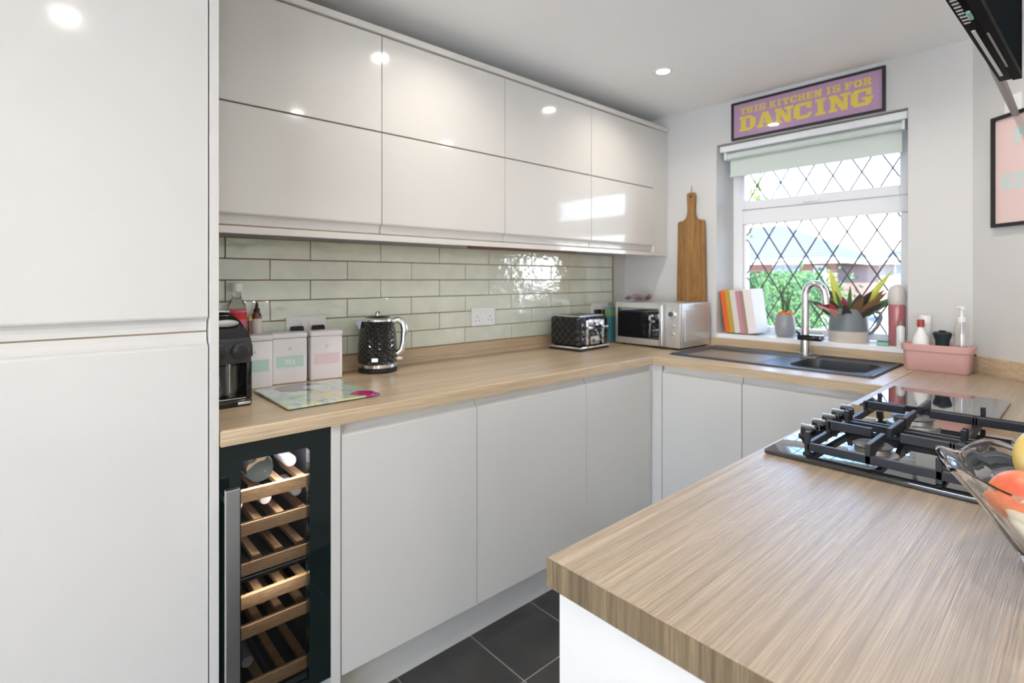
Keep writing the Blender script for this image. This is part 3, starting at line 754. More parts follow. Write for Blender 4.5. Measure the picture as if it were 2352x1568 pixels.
tin(.654, 1.936, math.radians(-7), mint, 'white tin with mint lettered band, middle of the three', 'TEA')
tin(.782, 1.925, math.radians(-6), blush, 'white tin with pale pink band beside the kettle')

# ------------------------------------------------------------------ patterned glass board
pat = mat('floral_print', (.7, .7, .66), .06, coat=.6)
pv = coords(pat, (1, 1, 1))
c0 = ramp(pat, noise(pat, pv, 15, 5, .65, 1.2), [(.30, (.16, .19, .21)), (.42, (.36, .50, .46)), (.55, (.60, .64, .54)), (.70, (.34, .44, .30))])
c1 = ramp(pat, noise(pat, coords(pat, (1.3, 1, 1), rot=(0, 0, 1)), 17, 2), [(.58, (0, 0, 0)), (.64, (1, 1, 1))])
c0 = mix(pat, c1, c0, (.60, .60, .20))
gsp = N(pat, 'ShaderNodeTexCoord')
def blob(cx_, cy_, r_):
    vd = N(pat, 'ShaderNodeVectorMath', operation='DISTANCE'); L(pat, gsp.outputs['Object'], vd.inputs[0]); vd.inputs[1].default_value = (cx_, cy_, .006)
    nz = noise(pat, pv, 30, 2)
    a_ = N(pat, 'ShaderNodeMath', operation='MULTIPLY_ADD'); L(pat, nz, a_.inputs[0]); a_.inputs[1].default_value = -.05; L(pat, vd.outputs['Value'], a_.inputs[2])
    l_ = N(pat, 'ShaderNodeMath', operation='LESS_THAN'); L(pat, a_.outputs[0], l_.inputs[0]); l_.inputs[1].default_value = r_-.025; return l_.outputs[0]
c0 = mix(pat, blob(.105, -.125, .040), c0, (.55, .03, .16)); c0 = mix(pat, blob(.135, -.165, .022), c0, (.30, .10, .28))
c0 = mix(pat, blob(-.02, .10, .070), c0, (.085, .10, .115)); c0 = mix(pat, blob(.02, .075, .035), c0, (.50, .62, .58))
L(pat, c0, BS(pat).inputs['Base Color'])
t = thing('glass_chopping_board', 'floral patterned glass board lying in front of the tins', 'chopping board', (.652, 1.675, W1), math.radians(0))
bx(-.142, .142, -.165, .165, .003, .009, bev=.002).build('board', pat, t)
for x in (-.12, .12):
    for y in (-.14, .14): MB().lathe([(.007, .0002), (.007, .0035)], x, y, 0, seg=10).build('rubber_foot', blackm, t)

# ------------------------------------------------------------------ coffee machine
t = thing('coffee_machine', 'black capsule coffee machine beside the tall cabinet', 'coffee machine', (.392, 1.80, W1))
wd = .068
m = MB(); m.prism([(.13, 0), (.13, .19), (.10, .245), (.04, .270), (-.03, .274), (-.09, .255), (-.135, .215), (-.150, .175), (-.150, .135), (-.120, .125), (-.03, .125), (-.005, .11), (-.005, 0)], -wd, wd, lambda y, z, x: (x, y, z))
bmesh.ops.bevel(m.bm, geom=[e_ for e_ in m.bm.edges if abs(abs(e_.verts[0].co.x)-wd) < 1e-6 and e_.verts[0].co.x == e_.verts[1].co.x], offset=.012, segments=4, affect='EDGES')
for v_ in m.bm.verts:
    if v_.co.z > .18: v_.co.x *= 1-.55*((v_.co.z-.18)/.095)**1.6
m.build('body', black, t, False, True)
fp = bx(-.060, .060, -.158, -.146, .128, .200, bev=.005).build('face_panel', mat('panel_grey', (.045, .047, .052), .35), t, False, True)
for x in (-.028, .028): MB().lathe([(.024, 0), (.023, -.010), (.019, -.013), (0, -.013)], x, -.158, .164, axis='y', seg=24).build('control_dial', mat('dial_black', (.03, .03, .034), .3) if 'dial_black' not in MATS else MATS['dial_black'], fp, False, True)
MB().lathe([(.030, .0), (.028, -.006), (0, -.008)], 0, -.118, .242, axis='y', seg=24, sx=1.2, sy=.35).build('emblem', steel, t, False, True)
bx(-.026, .026, -.06, .06, .268, .2775, bev=.004).build('lever', chrome, t, False, True)
bx(-.066, .066, -.145, -.006, .0005, .022, bev=.008, seg=3).build('drip_tray', black, t, False, True)
for x in (-.044, .044): bx(x-.018, x+.018, -.1475, -.143, .006, .014, bev=.0015).build('tray_trim', chrome, t, False, True)
bx(-.055, .055, -.135, -.02, .022, .0245).build('grille', steel, t)
bx(.050, .067, -.138, -.006, .018, .132, bev=.006, seg=3).build('side_cheek', black, t, False, True)
bx(-.064, -.018, -.007, -.0055, .025, .112).build('back_plate', steel, t)
MB().lathe([(.012, .125), (.010, .112)], .0, -.075, 0, seg=16).build('nozzle', black, t, False, True)
t = thing('glass_tumbler', 'clear glass tumbler standing on the coffee machine drip tray', 'glass', (.408, 1.705, W1+.0248))
MB().lathe([(0, 0), (.022, 0), (.0235, .003), (.031, .092), (.0295, .092), (.0215, .006), (0, .006)], seg=28).build('vessel', glass, t, False, True)

# bottles behind the machine
amber = mat('amber_glass', (.13, .045, .012), .08, coat=.4); paper = mat('label_paper', (.74, .68, .62), .7)
t = thing('dropper_bottle', 'brown bottle with black pipette top and pale label', 'bottle', (.560, 1.875, W1), 0)
t.location = (.565, 1.993, W1)
MB().lathe([(0, .0005), (.016, .0005), (.017, .003), (.017, .232), (.015, .246), (.009, .254), (.009, .258)], seg=24).build('body', amber, t, False, True)
MB().lathe([(.0173, .10), (.0173, .230)], seg=24, cap=False).build('label', paper, t, False, True)
MB().lathe([(.0105, .254), (.0105, .264), (.006, .268), (.005, .280), (.0025, .289), (0, .290)], seg=16).build('pipette', blackm, t, False, True)
t = thing('gin_bottle', 'tall clear bottle with pink and red label and white cap', 'bottle', (.497, 1.980, W1))
MB().lathe([(0, .0005), (.028, .0005), (.030, .004), (.030, .265), (.026, .285), (.014, .305), (.013, .325), (.0165, .326), (.0165, .334), (.0, .334)], seg=28).build('body', glass, t, False, True)
MB().lathe([(.0305, .15), (.0305, .264)], seg=28, cap=False).build('label', mat('label_pink', (.72, .16, .28), .5), t, False, True)
MB().lathe([(.0308, .232), (.0308, .256)], seg=28, cap=False).build('label_band', mat('label_red', (.62, .03, .02), .5), t, False, True)
MB().lathe([(.0175, .328), (.0175, .356), (0, .358)], seg=20).build('cap', white, t, False, True)
t = thing('black_bottle', 'small bottle with black stopper at the edge of the tall cabinet', 'bottle', (.412, 1.985, W1))
MB().lathe([(0, .0005), (.024, .0005), (.026, .004), (.026, .215), (.013, .245), (.012, .262)], seg=20).build('body', gdark, t, False, True)
MB().lathe([(.015, .262), (.016, .285), (.012, .292), (0, .293)], seg=16).build('stopper', blackm, t, False, True)
t = thing('syrup_bottle', 'dark squat bottle between pink bottle and dropper bottle', 'bottle', (.525, 2.000-.028, W1))
t.location = (.536, 1.972, W1)
MB().lathe([(0, .0005), (.007, .0005), (.0075, .004), (.0075, .20), (.005, .215), (.005, .225)], seg=16).build('body', amber, t, False, True)
MB().lathe([(.0075, .225), (.0075, .240), (0, .241)], seg=12).build('cap', mat('cap_gold', (.55, .38, .10), .35, metal=.6), t, False, True)

# ------------------------------------------------------------------ wall pictures
purple = mat('print_mauve', (.42, .255, .40), .3, coat=1.0); yellow = mat('print_yellow', (.68, .52, .07), .35, coat=.8)
def frame_bars(par, mp, w_, h_, b, d):
    for a0, a1, c0, c1 in ((0, w_, 0, b), (0, w_, h_-b, h_), (0, b, b, h_-b), (w_-b, w_, b, h_-b)):
        MB().prism([(a0, c0), (a1, c0), (a1, c1), (a0, c1)], 0, d, mp).build('frame_bar', blackm, par, True)
t = thing('picture_frame', 'black framed mauve sign with yellow lettering above the window', 'picture', (2.79, .97, 2.03))
PW, PH = .697, .201
mpw = lambda a, b, c: (2.7985-c, 1.319-a, 2.030+b)
frame_bars(t, mpw, PW, PH, .011, .018)
MB().prism([(.011, .011), (PW-.011, .011), (PW-.011, PH-.011), (.011, PH-.011)], .002, .010, mpw).build('print', purple, t, True)
text('THIS KITCHEN IS FOR', .600, .033, .0006, lambda a, b, c: mpw(a+.045, b+.133, c+.0101), .12, .45).build('lettering', yellow, t, True)
text('DANCING', .605, .078, .0006, lambda a, b, c: mpw(a+.043, b+.042, c+.0101), .07).build('lettering', yellow, t, True)

pk = mat('print_pink', (.74, .56, .53), .4, coat=.3); teal = mat('print_teal', (.50, .66, .63), .5)
t = thing('picture_frame', 'black framed pink print with teal letters on the splayed wall', 'picture', (2.72, .24, 1.478))
def mpa(a, b, c):
    p = AW0+AD*(.0985+a)+AN*(.0015+c); return (p.x, p.y, 1.478+b)
frame_bars(t, mpa, .300, .420, .013, .018)
MB().prism([(.013, .013), (.287, .013), (.287, .407), (.013, .407)], .002, .010, mpa).build('print', pk, t, True)
text('P', .045, .058, .0006, lambda a, b, c: mpa(a+.088, b+.300, c+.0101)).build('lettering', teal, t, True)
text('KE', .095, .055, .0006, lambda a, b, c: mpa(a+.036, b+.140, c+.0101), .14).build('lettering', teal, t, True)

# ------------------------------------------------------------------ television on a swing arm
t = thing('television', 'black flat television on a swing arm at the top right', 'television', (1.440, .152, 1.78), math.radians(-1.65))
tvb = mat('tv_shell', (.006, .006, .007), .5, spec=.03); scr = mat('tv_screen', (.016, .020, .022), .6, spec=0)
bx(-.365, .365, -.004, .021, 0, .425, bev=.003).build('back_shell', tvb, t, False, True)
m = MB(); m.box(-.367, .367, -.021, -.004, -.002, .012).box(-.367, .367, -.021, -.004, .413, .427).box(-.367, -.355, -.021, -.004, .012, .413).box(.355, .367, -.021, -.004, .012, .413)
m.build('bezel', tvb, t)
bx(-.355, .355, -.019, -.006, .012, .413).build('screen', scr, t)
bx(-.05, .31, .007, .013, -.0022, .001).build('glint_strip', mat('tv_glint', (.62, .62, .60), .3), t)  # pale strip standing in for the window reflected in the glossy underside
bx(-.02, .24, -.010, -.006, -.0032, -.0018).build('lower_trim', mat('tv_trim_grey', (.20, .20, .20), .3), t)
for k in range(14): bx(-.34+k*.018, -.332+k*.018, .006, .016, -.0018, .001).build('vent_slot', steel, t)
bx(-.16, -.12, -.002, .005, -.006, .0, bev=.002).build('port_block', mat('port_green', (.20, .42, .30), .35), t)
def tl(p):
    v = Vector(p)-t.location; v.rotate(Matrix.Rotation(math.radians(1.65), 3, 'Z')); return tuple(v)
MB().tube([tl((1.60, .158, 1.790)), tl((1.78, .164, 1.798)), tl((2.655, .195, 1.888))], .011, 8).build('arm', mat('arm_grey', (.22, .22, .21), .4), t, False, True)
pl = AW0+AD*.175+AN*.004
m = MB().prism([(-.03, -.06), (.03, -.06), (.03, .06), (-.03, .06)], .001, .008, lambda a, b, c: tl(((AW0+AD*(.175+a)+AN*c).x, (AW0+AD*(.175+a)+AN*c).y, 1.905+b)))
m.build('wall_plate', white, t)

# ------------------------------------------------------------------ cutting board
t = thing('cutting_board', 'long acacia cutting board with handle standing against the window wall', 'cutting board', (2.775, 1.55, W1))
hb = [(-.092, .0008), (.092, .0008), (.090, .30), (.084, .62), (.083, .698), (.072, .706), (.046, .710), (.032, .722), (.024, .745), (.022, .775), (.026, .835), (.025, .862), (.018, .867), (-.018, .867), (-.025, .862), (-.026, .835), (-.022, .775), (-.024, .745), (-.032, .722), (-.046, .710), (-.072, .706), (-.081, .698), (-.084, .62), (-.090, .30)]
acac = wood('acacia', (14, 14, .5), [(.25, (.20, .085, .022)), (.5, (.40, .21, .065)), (.75, (.52, .31, .12))], .45, .7)
m = MB().prism(hb, -.006, .006, lambda a, b, c: (c, a, b)); m.build('board', acac, t)
MB().lathe([(.007, -.0068), (.007, -.0061), (0, -.0061)], 0, 0, .845, axis='x', seg=14).build('hanging_hole', blackm, t)
MB().tube([(-.008, 0, .848), (-.010, -.004, .870), (-.006, -.006, .905), (-.004, -.004, .876), (-.003, .004, .870)], .0018, 6).build('cord', mat('jute_cord', (.25, .16, .08), .9), t, False, True)

# ------------------------------------------------------------------ things on the window sill
SZ = .9803
bk = [('orange', (.72, .13, .02), .026, .232, 'orange book at the left end of the row on the sill'), ('yellow', (.48, .33, .05), .026, .240, 'mustard yellow book, second from the left on the sill'),
      ('cream', (.66, .62, .58), .030, .236, 'off-white book between the yellow and the pink book'), ('pink', (.52, .25, .31), .022, .234, 'dusty pink book on the sill'),
      ('brown', (.36, .24, .17), .018, .234, 'thin brown book next to the white book'), ('white', (.80, .74, .72), .045, .238, 'thick white book at the right end of the row')]
page = mat('book_pages', (.74, .71, .66), .8)
lean = math.radians(8); y = 1.372
for nm, col, th, hh, lb in bk:
    b = thing('book', lb, 'book', (2.90, y, SZ), 0, 'books on the window sill'); b.rotation_euler = (-lean*0, 0, 0)
    cov = mat('cover_'+nm, col, .5)
    R = Matrix.Rotation(-lean, 4, 'X')
    dep = .075
    m = MB(); m.box(-dep, -dep+.003, -th, 0, 0, hh).box(-dep+.003, dep, -th, -th+.002, 0, hh).box(-dep+.003, dep, -.002, 0, 0, hh)
    m.rot(R); lift = th*math.sin(lean)
    bmesh.ops.translate(m.bm, vec=(0, 0, lift), verts=m.bm.verts); m.build('cover', cov, b)
    m = MB(); m.box(-dep+.004, dep-.003, -th+.0023, -.0023, .003, hh-.003); m.rot(R); bmesh.ops.translate(m.bm, vec=(0, 0, lift), verts=m.bm.verts); m.build('pages', page, b)
    y -= th/math.cos(lean)+.0008
greypot = mat('pot_grey', (.28, .28, .29), .35); orange = mat('petal_orange', (.80, .22, .02), .6); sprig = mat('sprig_green', (.07, .13, .05), .7)
t = thing('flower_pot', 'rounded grey pot with orange flowers beside the tap', 'plant pot', (2.895, 1.085, SZ))
MB().lathe([(0, 0), (.036, 0), (.044, .012), (.050, .05), (.047, .09), (.040, .118), (.036, .118), (.042, .09), (.040, .06), (0, .055)], seg=28).build('pot', greypot, t, False, True)
MB().lathe([(0, .10), (.039, .10)], seg=20, cap=False).build('soil', mat('soil', (.05, .035, .025), .9), t)
m = MB()
for k in range(9):
    a = k*2.4; r = .012+.020*(k % 3)/2
    m.ell(r*math.cos(a), r*math.sin(a), .118+.006*(k % 2), .012, .012, .010, 10, 6)
m.build('flowers', orange, t, False, True)
m = MB()
for k in range(16):
    a = random.uniform(0, 6.28); r = random.uniform(.01, .05); h_ = random.uniform(.12, .24)
    m.tube([(.01*math.cos(a), .01*math.sin(a), .10), (r*.5*math.cos(a), r*.5*math.sin(a), .10+h_*.5), (r*math.cos(a), r*math.sin(a), .10+h_)], .0018, 5, radii=[.002, .0018, .0006])
    for q in range(5):
        f = .35+q*.14; c_ = (r*f*math.cos(a), r*f*math.sin(a), .10+h_*f); b2 = a+random.uniform(-1.5, 1.5)
        m.tube([c_, (c_[0]+.012*math.cos(b2), c_[1]+.012*math.sin(b2), c_[2]+.010)], .001, 4)
m.build('sprigs', sprig, t)

# jug with bromeliad-like leaves
jgrey = mat('jug_grey', (.18, .205, .215), .4); jcream = mat('jug_cream', (.58, .52, .44), .55)
t = thing('ceramic_jug', 'two-tone grey and cream jug holding colourful leaves', 'jug', (2.895, .795, SZ))
MB().lathe([(0, 0), (.083, 0), (.0845, .004), (.084, .052)], seg=36).build('cream_base', jcream, t, False, True)
MB().lathe([(.084, .052), (.083, .09), (.078, .13), (.074, .158), (.070, .160), (.074, .13), (.078, .08), (0, .075)], seg=36).build('grey_body', jgrey, t, False, True)
MB().tube([(0, -.072, .148), (0, -.100, .152), (0, -.128, .142), (0, -.132, .120), (0, -.118, .080), (0, -.098, .052), (0, -.080, .040)], .008, 12).build('handle', jgrey, t, False, True)
MB().prism([(-.020, .060), (.0, .096), (.020, .060)], .135, .160).build('spout', jgrey, t)
def leafmesh(m, base, az, el, ln, wd_, bend=.5, n=7, face=False):
    d = Vector((math.cos(az)*math.cos(el), math.sin(az)*math.cos(el), math.sin(el))); side = Vector((-math.sin(az), math.cos(az), 0))
    if face: side = d.cross(Vector((.94, .3, -.1))).normalized()
    out = Vector((math.cos(az), math.sin(az), 0)); p = Vector(base); prev = None
    for k in range(n+1):
        f = k/n; w_ = wd_*math.sin(PI*min(.98, .12+f*.88))**.8*(1 if f < .98 else .1)
        c_ = p+d*ln*f+out*bend*ln*f*f*.5-Vector((0, 0, bend*ln*f*f*.35)); nrm = d.cross(side)
        a_ = m.bm.verts.new(c_-side*w_+nrm*w_*.25); b_ = m.bm.verts.new(c_-nrm*0.0); e_ = m.bm.verts.new(c_+side*w_+nrm*w_*.25)
        if prev: m.bm.faces.new([prev[0], prev[1], b_, a_]); m.bm.faces.new([prev[1], prev[2], e_, b_])
        prev = (a_, b_, e_)
lime = mat('leaf_lime', (.58, .62, .10), .45); dleaf = mat('leaf_dark', (.055, .045, .04), .4); rleaf = mat('leaf_red', (.42, .05, .07), .45); oleaf = mat('leaf_bronze', (.22, .12, .05), .45); pleaf = mat('leaf_pink', (.66, .28, .24), .5); gleaf = mat('leaf_green', (.10, .17, .06), .5)
def leaf(m_, az, el, ln, wd_, bend=.3, z=.15, rr=.02, face=True):
    m = MB(); leafmesh(m, (rr*math.cos(math.radians(az)), rr*math.sin(math.radians(az)), z-.06), math.radians(az), math.radians(el), ln, wd_, bend, 7, face); o = m.build('leaf', m_, t, False, True)
    sm = o.modifiers.new('thick', 'SOLIDIFY'); sm.thickness = .0015
leaf(lime, 95, 80, .27, .019, .1); leaf(lime, -92, 62, .30, .015, .12)
for k in range(11): leaf([dleaf, oleaf, dleaf, gleaf, dleaf][k % 5], -170+k*31, 48+(k % 3)*12, .15+.02*(k % 4), .021, .35)
leaf(dleaf, -120, 36, .20, .013, .15); leaf(dleaf, -98, 50, .17, .013, .1); leaf(oleaf, -60, 58, .21, .017, .2); leaf(oleaf, -110, 50, .22, .016, .2)
leaf(rleaf, 180, 70, .15, .016, .2); leaf(rleaf, 150, 52, .15, .016, .25); leaf(pleaf, 110, 40, .14, .016, .1); leaf(pleaf, 160, 42, .13, .016, .3); leaf(gleaf, 170, 60, .19, .010, .1); leaf(gleaf, 200, 72, .20, .010, .1)

t = thing('soap_bottle', 'pinkish red bottle with pale rounded top at the window jamb', 'bottle', (2.885, .600, SZ))
MB().lathe([(0, 0), (.030, 0), (.033, .004), (.033, .12), (.034, .17), (.031, .185)], seg=24).build('body', mat('soap_red', (.46, .16, .17), .25, coat=.3), t, False, True)
MB().lathe([(.032, .185), (.036, .20), (.036, .235), (.028, .262), (.010, .275), (0, .276)], seg=24).build('cap', mat('cap_pale', (.60, .57, .53), .3), t, False, True)
t = thing('tube_bottle', 'small white tube bottle in front of the red bottle', 'bottle', (2.825, .574, SZ))
MB().lathe([(0, 0), (.015, 0), (.016, .003), (.016, .085), (.010, .095), (.010, .108), (0, .108)], seg=20).build('body', white, t, False, True)
MB().lathe([(.0103, .0945), (.0103, .112), (0, .113)], seg=16).build('cap', mat('cap_brown', (.30, .20, .12), .4), t, False, True)
t = thing('small_dish', 'small cream dish beside the jug on the sill', 'dish', (2.862, .932, SZ))
MB().lathe([(0, 0), (.022, 0), (.030, .010), (.033, .036), (.031, .036), (.028, .012), (0, .006)], seg=24).build('bowl', jcream, t, False, True)
t = thing('scrub_sponge', 'small green sponge at the right end of the sill', 'sponge', (2.83, .640, SZ))
bx(-.018, .018, -.022, .022, .0003, .016, bev=.004).build('foam', mat('sponge_green', (.30, .52, .42), .9), t, False, True)
bx(-.018, .018, -.022, .022, .0163, .020, bev=.002).build('scourer', mat('scourer', (.08, .25, .16), .95), t, False, True)

# ------------------------------------------------------------------ pink caddy
t = thing('plastic_caddy', 'blush pink plastic caddy on the worktop right of the sink', 'caddy', (2.690, .424, W1))
def rr_poly(hx, hy, r, n=6):
    p = []
    for cx_, cy_, a0 in ((hx-r, hy-r, 0), (-hx+r, hy-r, 90), (-hx+r, -hy+r, 180), (hx-r, -hy+r, 270)):
        for k in range(n+1):
            a = math.radians(a0+90*k/n); p.append((cx_+r*math.cos(a), cy_+r*math.sin(a)))
    return p
def loft(levels, close_in=True):
    m = MB(); rings = []
    for hx, hy, r, z in levels: rings.append([m.bm.verts.new((a, b, z)) for a, b in rr_poly(hx, hy, r)])
    for A, B in zip(rings, rings[1:]):
        n = len(A)
        for k in range(n): m.bm.faces.new([A[k], A[(k+1) % n], B[(k+1) % n], B[k]])
    m.bm.faces.new(rings[0][::-1]); m.bm.faces.new(rings[-1]); return m
loft([(.050, .098, .02, .0005), (.055, .103, .022, .008), (.058, .106, .022, .078), (.062, .112, .024, .082), (.063, .114, .024, .106), (.059, .110, .022, .108), (.055, .103, .02, .100), (.050, .097, .018, .012)]).build('tub', pinkbox, t, False, True)
bx(-.012, .012, -.1162, -.112, .070, .079, bev=.001).build('handle_slot', mat('slot_dark', (.10, .05, .045), .7), t)
def inbox(name, label, cat, x, y): return thing(name, label, cat, (x, y, W1+.0125), 0)
t = inbox('cleaner_bottle', 'white cleaner bottle with red cap in the pink caddy', 'bottle', 2.668, .475)
MB().lathe([(0, 0), (.026, 0), (.028, .003), (.028, .10), (.024, .125), (.012, .150), (.010, .165)], seg=24).build('body', white, t, False, True)
MB().lathe([(.0125, .163), (.0125, .190), (.010, .193), (0, .193)], seg=18).build('cap', mat('cap_red', (.36, .05, .04), .4), t, False, True)
t = inbox('white_canister', 'plain white canister at the back of the pink caddy', 'canister', 2.722, .470)
MB().lathe([(0, 0), (.020, 0), (.021, .003), (.021, .185), (.0215, .186), (.0215, .205), (0, .206)], seg=28).build('body', white, t, False, True)
MB().lathe([(.022, .178), (.0222, .208), (0, .209)], seg=28).build('lid', white, t, False, True)
t = inbox('scrubbing_brush', 'black round brush sticking out of the pink caddy', 'brush', 2.680, .408)
MB().lathe([(.020, 0), (.022, .10), (.024, .115), (.030, .132), (.031, .140), (.026, .146), (0, .147)], seg=24).build('bristles', mat('brush_navy', (.010, .022, .028), .6), t, False, True)
MB().lathe([(.010, .147), (.012, .152), (0, .153)], seg=14).build('knob', blackm, t, False, True)
t = inbox('pump_dispenser', 'clear pump soap dispenser in the pink caddy', 'dispenser', 2.690, .350)
MB().lathe([(0, 0), (.024, 0), (.026, .003), (.026, .14), (.020, .175), (.012, .190), (.012, .196), (.010, .196), (.0105, .188), (.018, .172), (.024, .138), (.024, .006), (0, .006)], seg=24).build('vessel', glass, t, False, True)
MB().lathe([(.0135, .190), (.0135, .206), (.006, .210), (.005, .238), (.011, .240), (.011, .250), (0, .251)], seg=18).build('pump', white, t, False, True)
MB().tube([(0, 0, .246), (-.012, .008, .247), (-.024, .016, .242)], .0045, 8).build('nozzle', white, t, False, True)
MB().tube([(0, 0, .19), (.004, 0, .02)], .003, 6).build('dip_tube', steel, t, False, True)

# package beside the microwave
t = thing('food_packet', 'blue and green packet standing behind the toaster', 'packet', (2.52, 1.925, W1))
bx(-.035, .035, -.022, .022, .0005, .205, bev=.006).build('pouch', mat('packet_blue', (.10, .32, .42), .4), t, False, True)
bx(-.036, .036, -.023, .023, .150, .190, bev=.006).build('print_band', mat('packet_green', (.30, .40, .16), .5), t, False, True)
t = thing('folded_cloth', 'mauve cloth draped over the back corner of the microwave', 'cloth', (2.60, 1.79, 1.170))
m = MB(); gv = []
for i in range(13):
    row = []
    for j in range(11):
        a = -.075+.15*i/12; b = -.04+.085*j/10
        row.append(m.bm.verts.new((a, b, .010+.009*math.sin(a*60+b*30)+.006*math.sin(b*90)-.03*max(0, abs(a)/.075-.8))))
    gv.append(row)
for i in range(12):
    for j in range(10): m.bm.faces.new([gv[i][j], gv[i+1][j], gv[i+1][j+1], gv[i][j+1]])
o = m.build('cloth', mat('cloth_mauve', (.26, .18, .22), .9), t, False, True); sm = o.modifiers.new('thick', 'SOLIDIFY'); sm.thickness = .006

# ------------------------------------------------------------------ fruit bowl
t = thing('fruit_bowl', 'pressed clear glass fruit bowl at the right edge of the peninsula', 'bowl', (.957, .008, W1))
m = MB(); seg = 48; rings = []
pro = [(.050, .0005), (.056, .004), (.060, .012), (.080, .045), (.108, .085), (.134, .117), (.141, .121), (.141, .1245), (.136, .1245), (.130, .118), (.1045, .086), (.0765, .048), (.055, .016)]
for kk, (r, z) in enumerate(pro):
    ring = []
    for i in range(seg):
        a = 2*PI*i/seg; fl_ = 1+.035*math.cos(8*a)*(r/.14)**2+(.018*math.cos(16*a) if 2 < kk < 6 else 0)
        ring.append(m.bm.verts.new((r*fl_*math.cos(a), r*fl_*math.sin(a), z+.006*math.cos(8*a)*(r/.14)**4)))
    rings.append(ring)
for A, B in zip(rings, rings[1:]):
    for i in range(seg): m.bm.faces.new([A[i], A[(i+1) % seg], B[(i+1) % seg], B[i]])
m.bm.faces.new(rings[0][::-1]); m.bm.faces.new(rings[-1])
m.build('glass_body', mat('bowl_glass', (1, 1, 1), .0, trans=1, ior=1.33), t, False, True)
nect = mat('nectarine_skin', (.75, .18, .06), .4)
L(nect, ramp(nect, noise(nect, coords(nect, (1, 1, 1)), 18, 4), [(.35, (.70, .10, .05)), (.6, (.80, .26, .09)), (.8, (.82, .42, .15))]), BS(nect).inputs['Base Color'])
t = thing('nectarine', 'orange red nectarine at the left of the fruit bowl', 'fruit', (.922, .058, 1.003))
MB().ell(0, 0, 0, .037, .037, .034, 32, 20).build('flesh', nect, t, False, True)
MB().tube([(0, 0, .026), (.002, 0, .036)], .0018, 6).build('stem', sprig, t)
mango = mat('mango_skin', (.75, .60, .22), .4)
L(mango, ramp(mango, noise(mango, coords(mango, (1, 1, 1)), 12, 3), [(.35, (.72, .50, .05)), (.65, (.76, .66, .36))]), BS(mango).inputs['Base Color'])
t = thing('mango', 'yellow mango on top of the fruit bowl', 'fruit', (.990, .042, 1.040))
MB().ell(0, 0, 0, .046, .034, .042, 28, 18).build('flesh', mango, t, False, True)
MB().tube([(0, 0, .041), (.001, .001, .047)], .0025, 6).build('stem', sprig, t)
t = thing('banana', 'pale cream banana in the front of the fruit bowl', 'fruit', (.880, .030, .975))
MB().tube([(.015, .040, .020), (.005, .030, .016), (-.004, .010, .0), (-.002, -.025, -.010), (.010, -.06, -.010), (.03, -.09, 0)], .016, 14, radii=[.006, .014, .017, .018, .017, .010]).build('peel', mat('banana_pale', (.72, .66, .52), .45), t, False, True)
t = thing('lime', 'yellow green lime low in the fruit bowl', 'fruit', (.945, -.02, .962))
MB().ell(0, 0, 0, .033, .030, .030, 20, 14).build('flesh', mat('lime_skin', (.42, .45, .08), .4), t, False, True)
MB().tube([(0, 0, .029), (0, 0, .034)], .003, 6).build('stem', sprig, t)

# ------------------------------------------------------------------ outside
GZ = -.35
lawn = mat('garden_ground', (.30, .29, .27), .95)
struct(bx(3.11, 70, -40, 60, GZ-.2, GZ).build('ground_front', lawn))
struct(bx(-40, XB-.13, -40, 40, GZ-.2, GZ+.2).build('ground_back', mat('bounce_paving', (.60, .58, .55), .9)))  # unseen paving behind, kept pale to bounce light in through the added door
brick = mat('brick_wall', (.38, .19, .13), .9)
bt = N(brick, 'ShaderNodeTexBrick'); bt.inputs['Scale'].default_value = 1; bt.inputs['Brick Width'].default_value = .225; bt.inputs['Row Height'].default_value = .075; bt.inputs['Mortar Size'].default_value = .008
bt.inputs['Color1'].default_value = (.20, .095, .068, 1); bt.inputs['Color2'].default_value = (.16, .075, .052, 1); bt.inputs['Mortar'].default_value = (.21, .19, .17, 1)
L(brick, coords(brick, (1, 1, 1), rot=(PI/2, 0, PI/2)), bt.inputs['Vector']); L(brick, bt.outputs['Color'], BS(brick).inputs['Base Color'])
roofm = mat('roof_slate', (.26, .28, .33), .8)
wv = N(roofm, 'ShaderNodeTexWave', bands_direction='Z'); wv.inputs['Scale'].default_value = 2.2; L(roofm, coords(roofm, (1, 1, 1)), wv.inputs['Vector'])
L(roofm, ramp(roofm, wv.outputs['Fac'], [(.2, (.032, .037, .05)), (.8, (.055, .06, .078))]), BS(roofm).inputs['Base Color'])
fascia = mat('fascia_white', (.34, .35, .36), .5); dglass = mat('far_glass', (.12, .14, .17), .05)
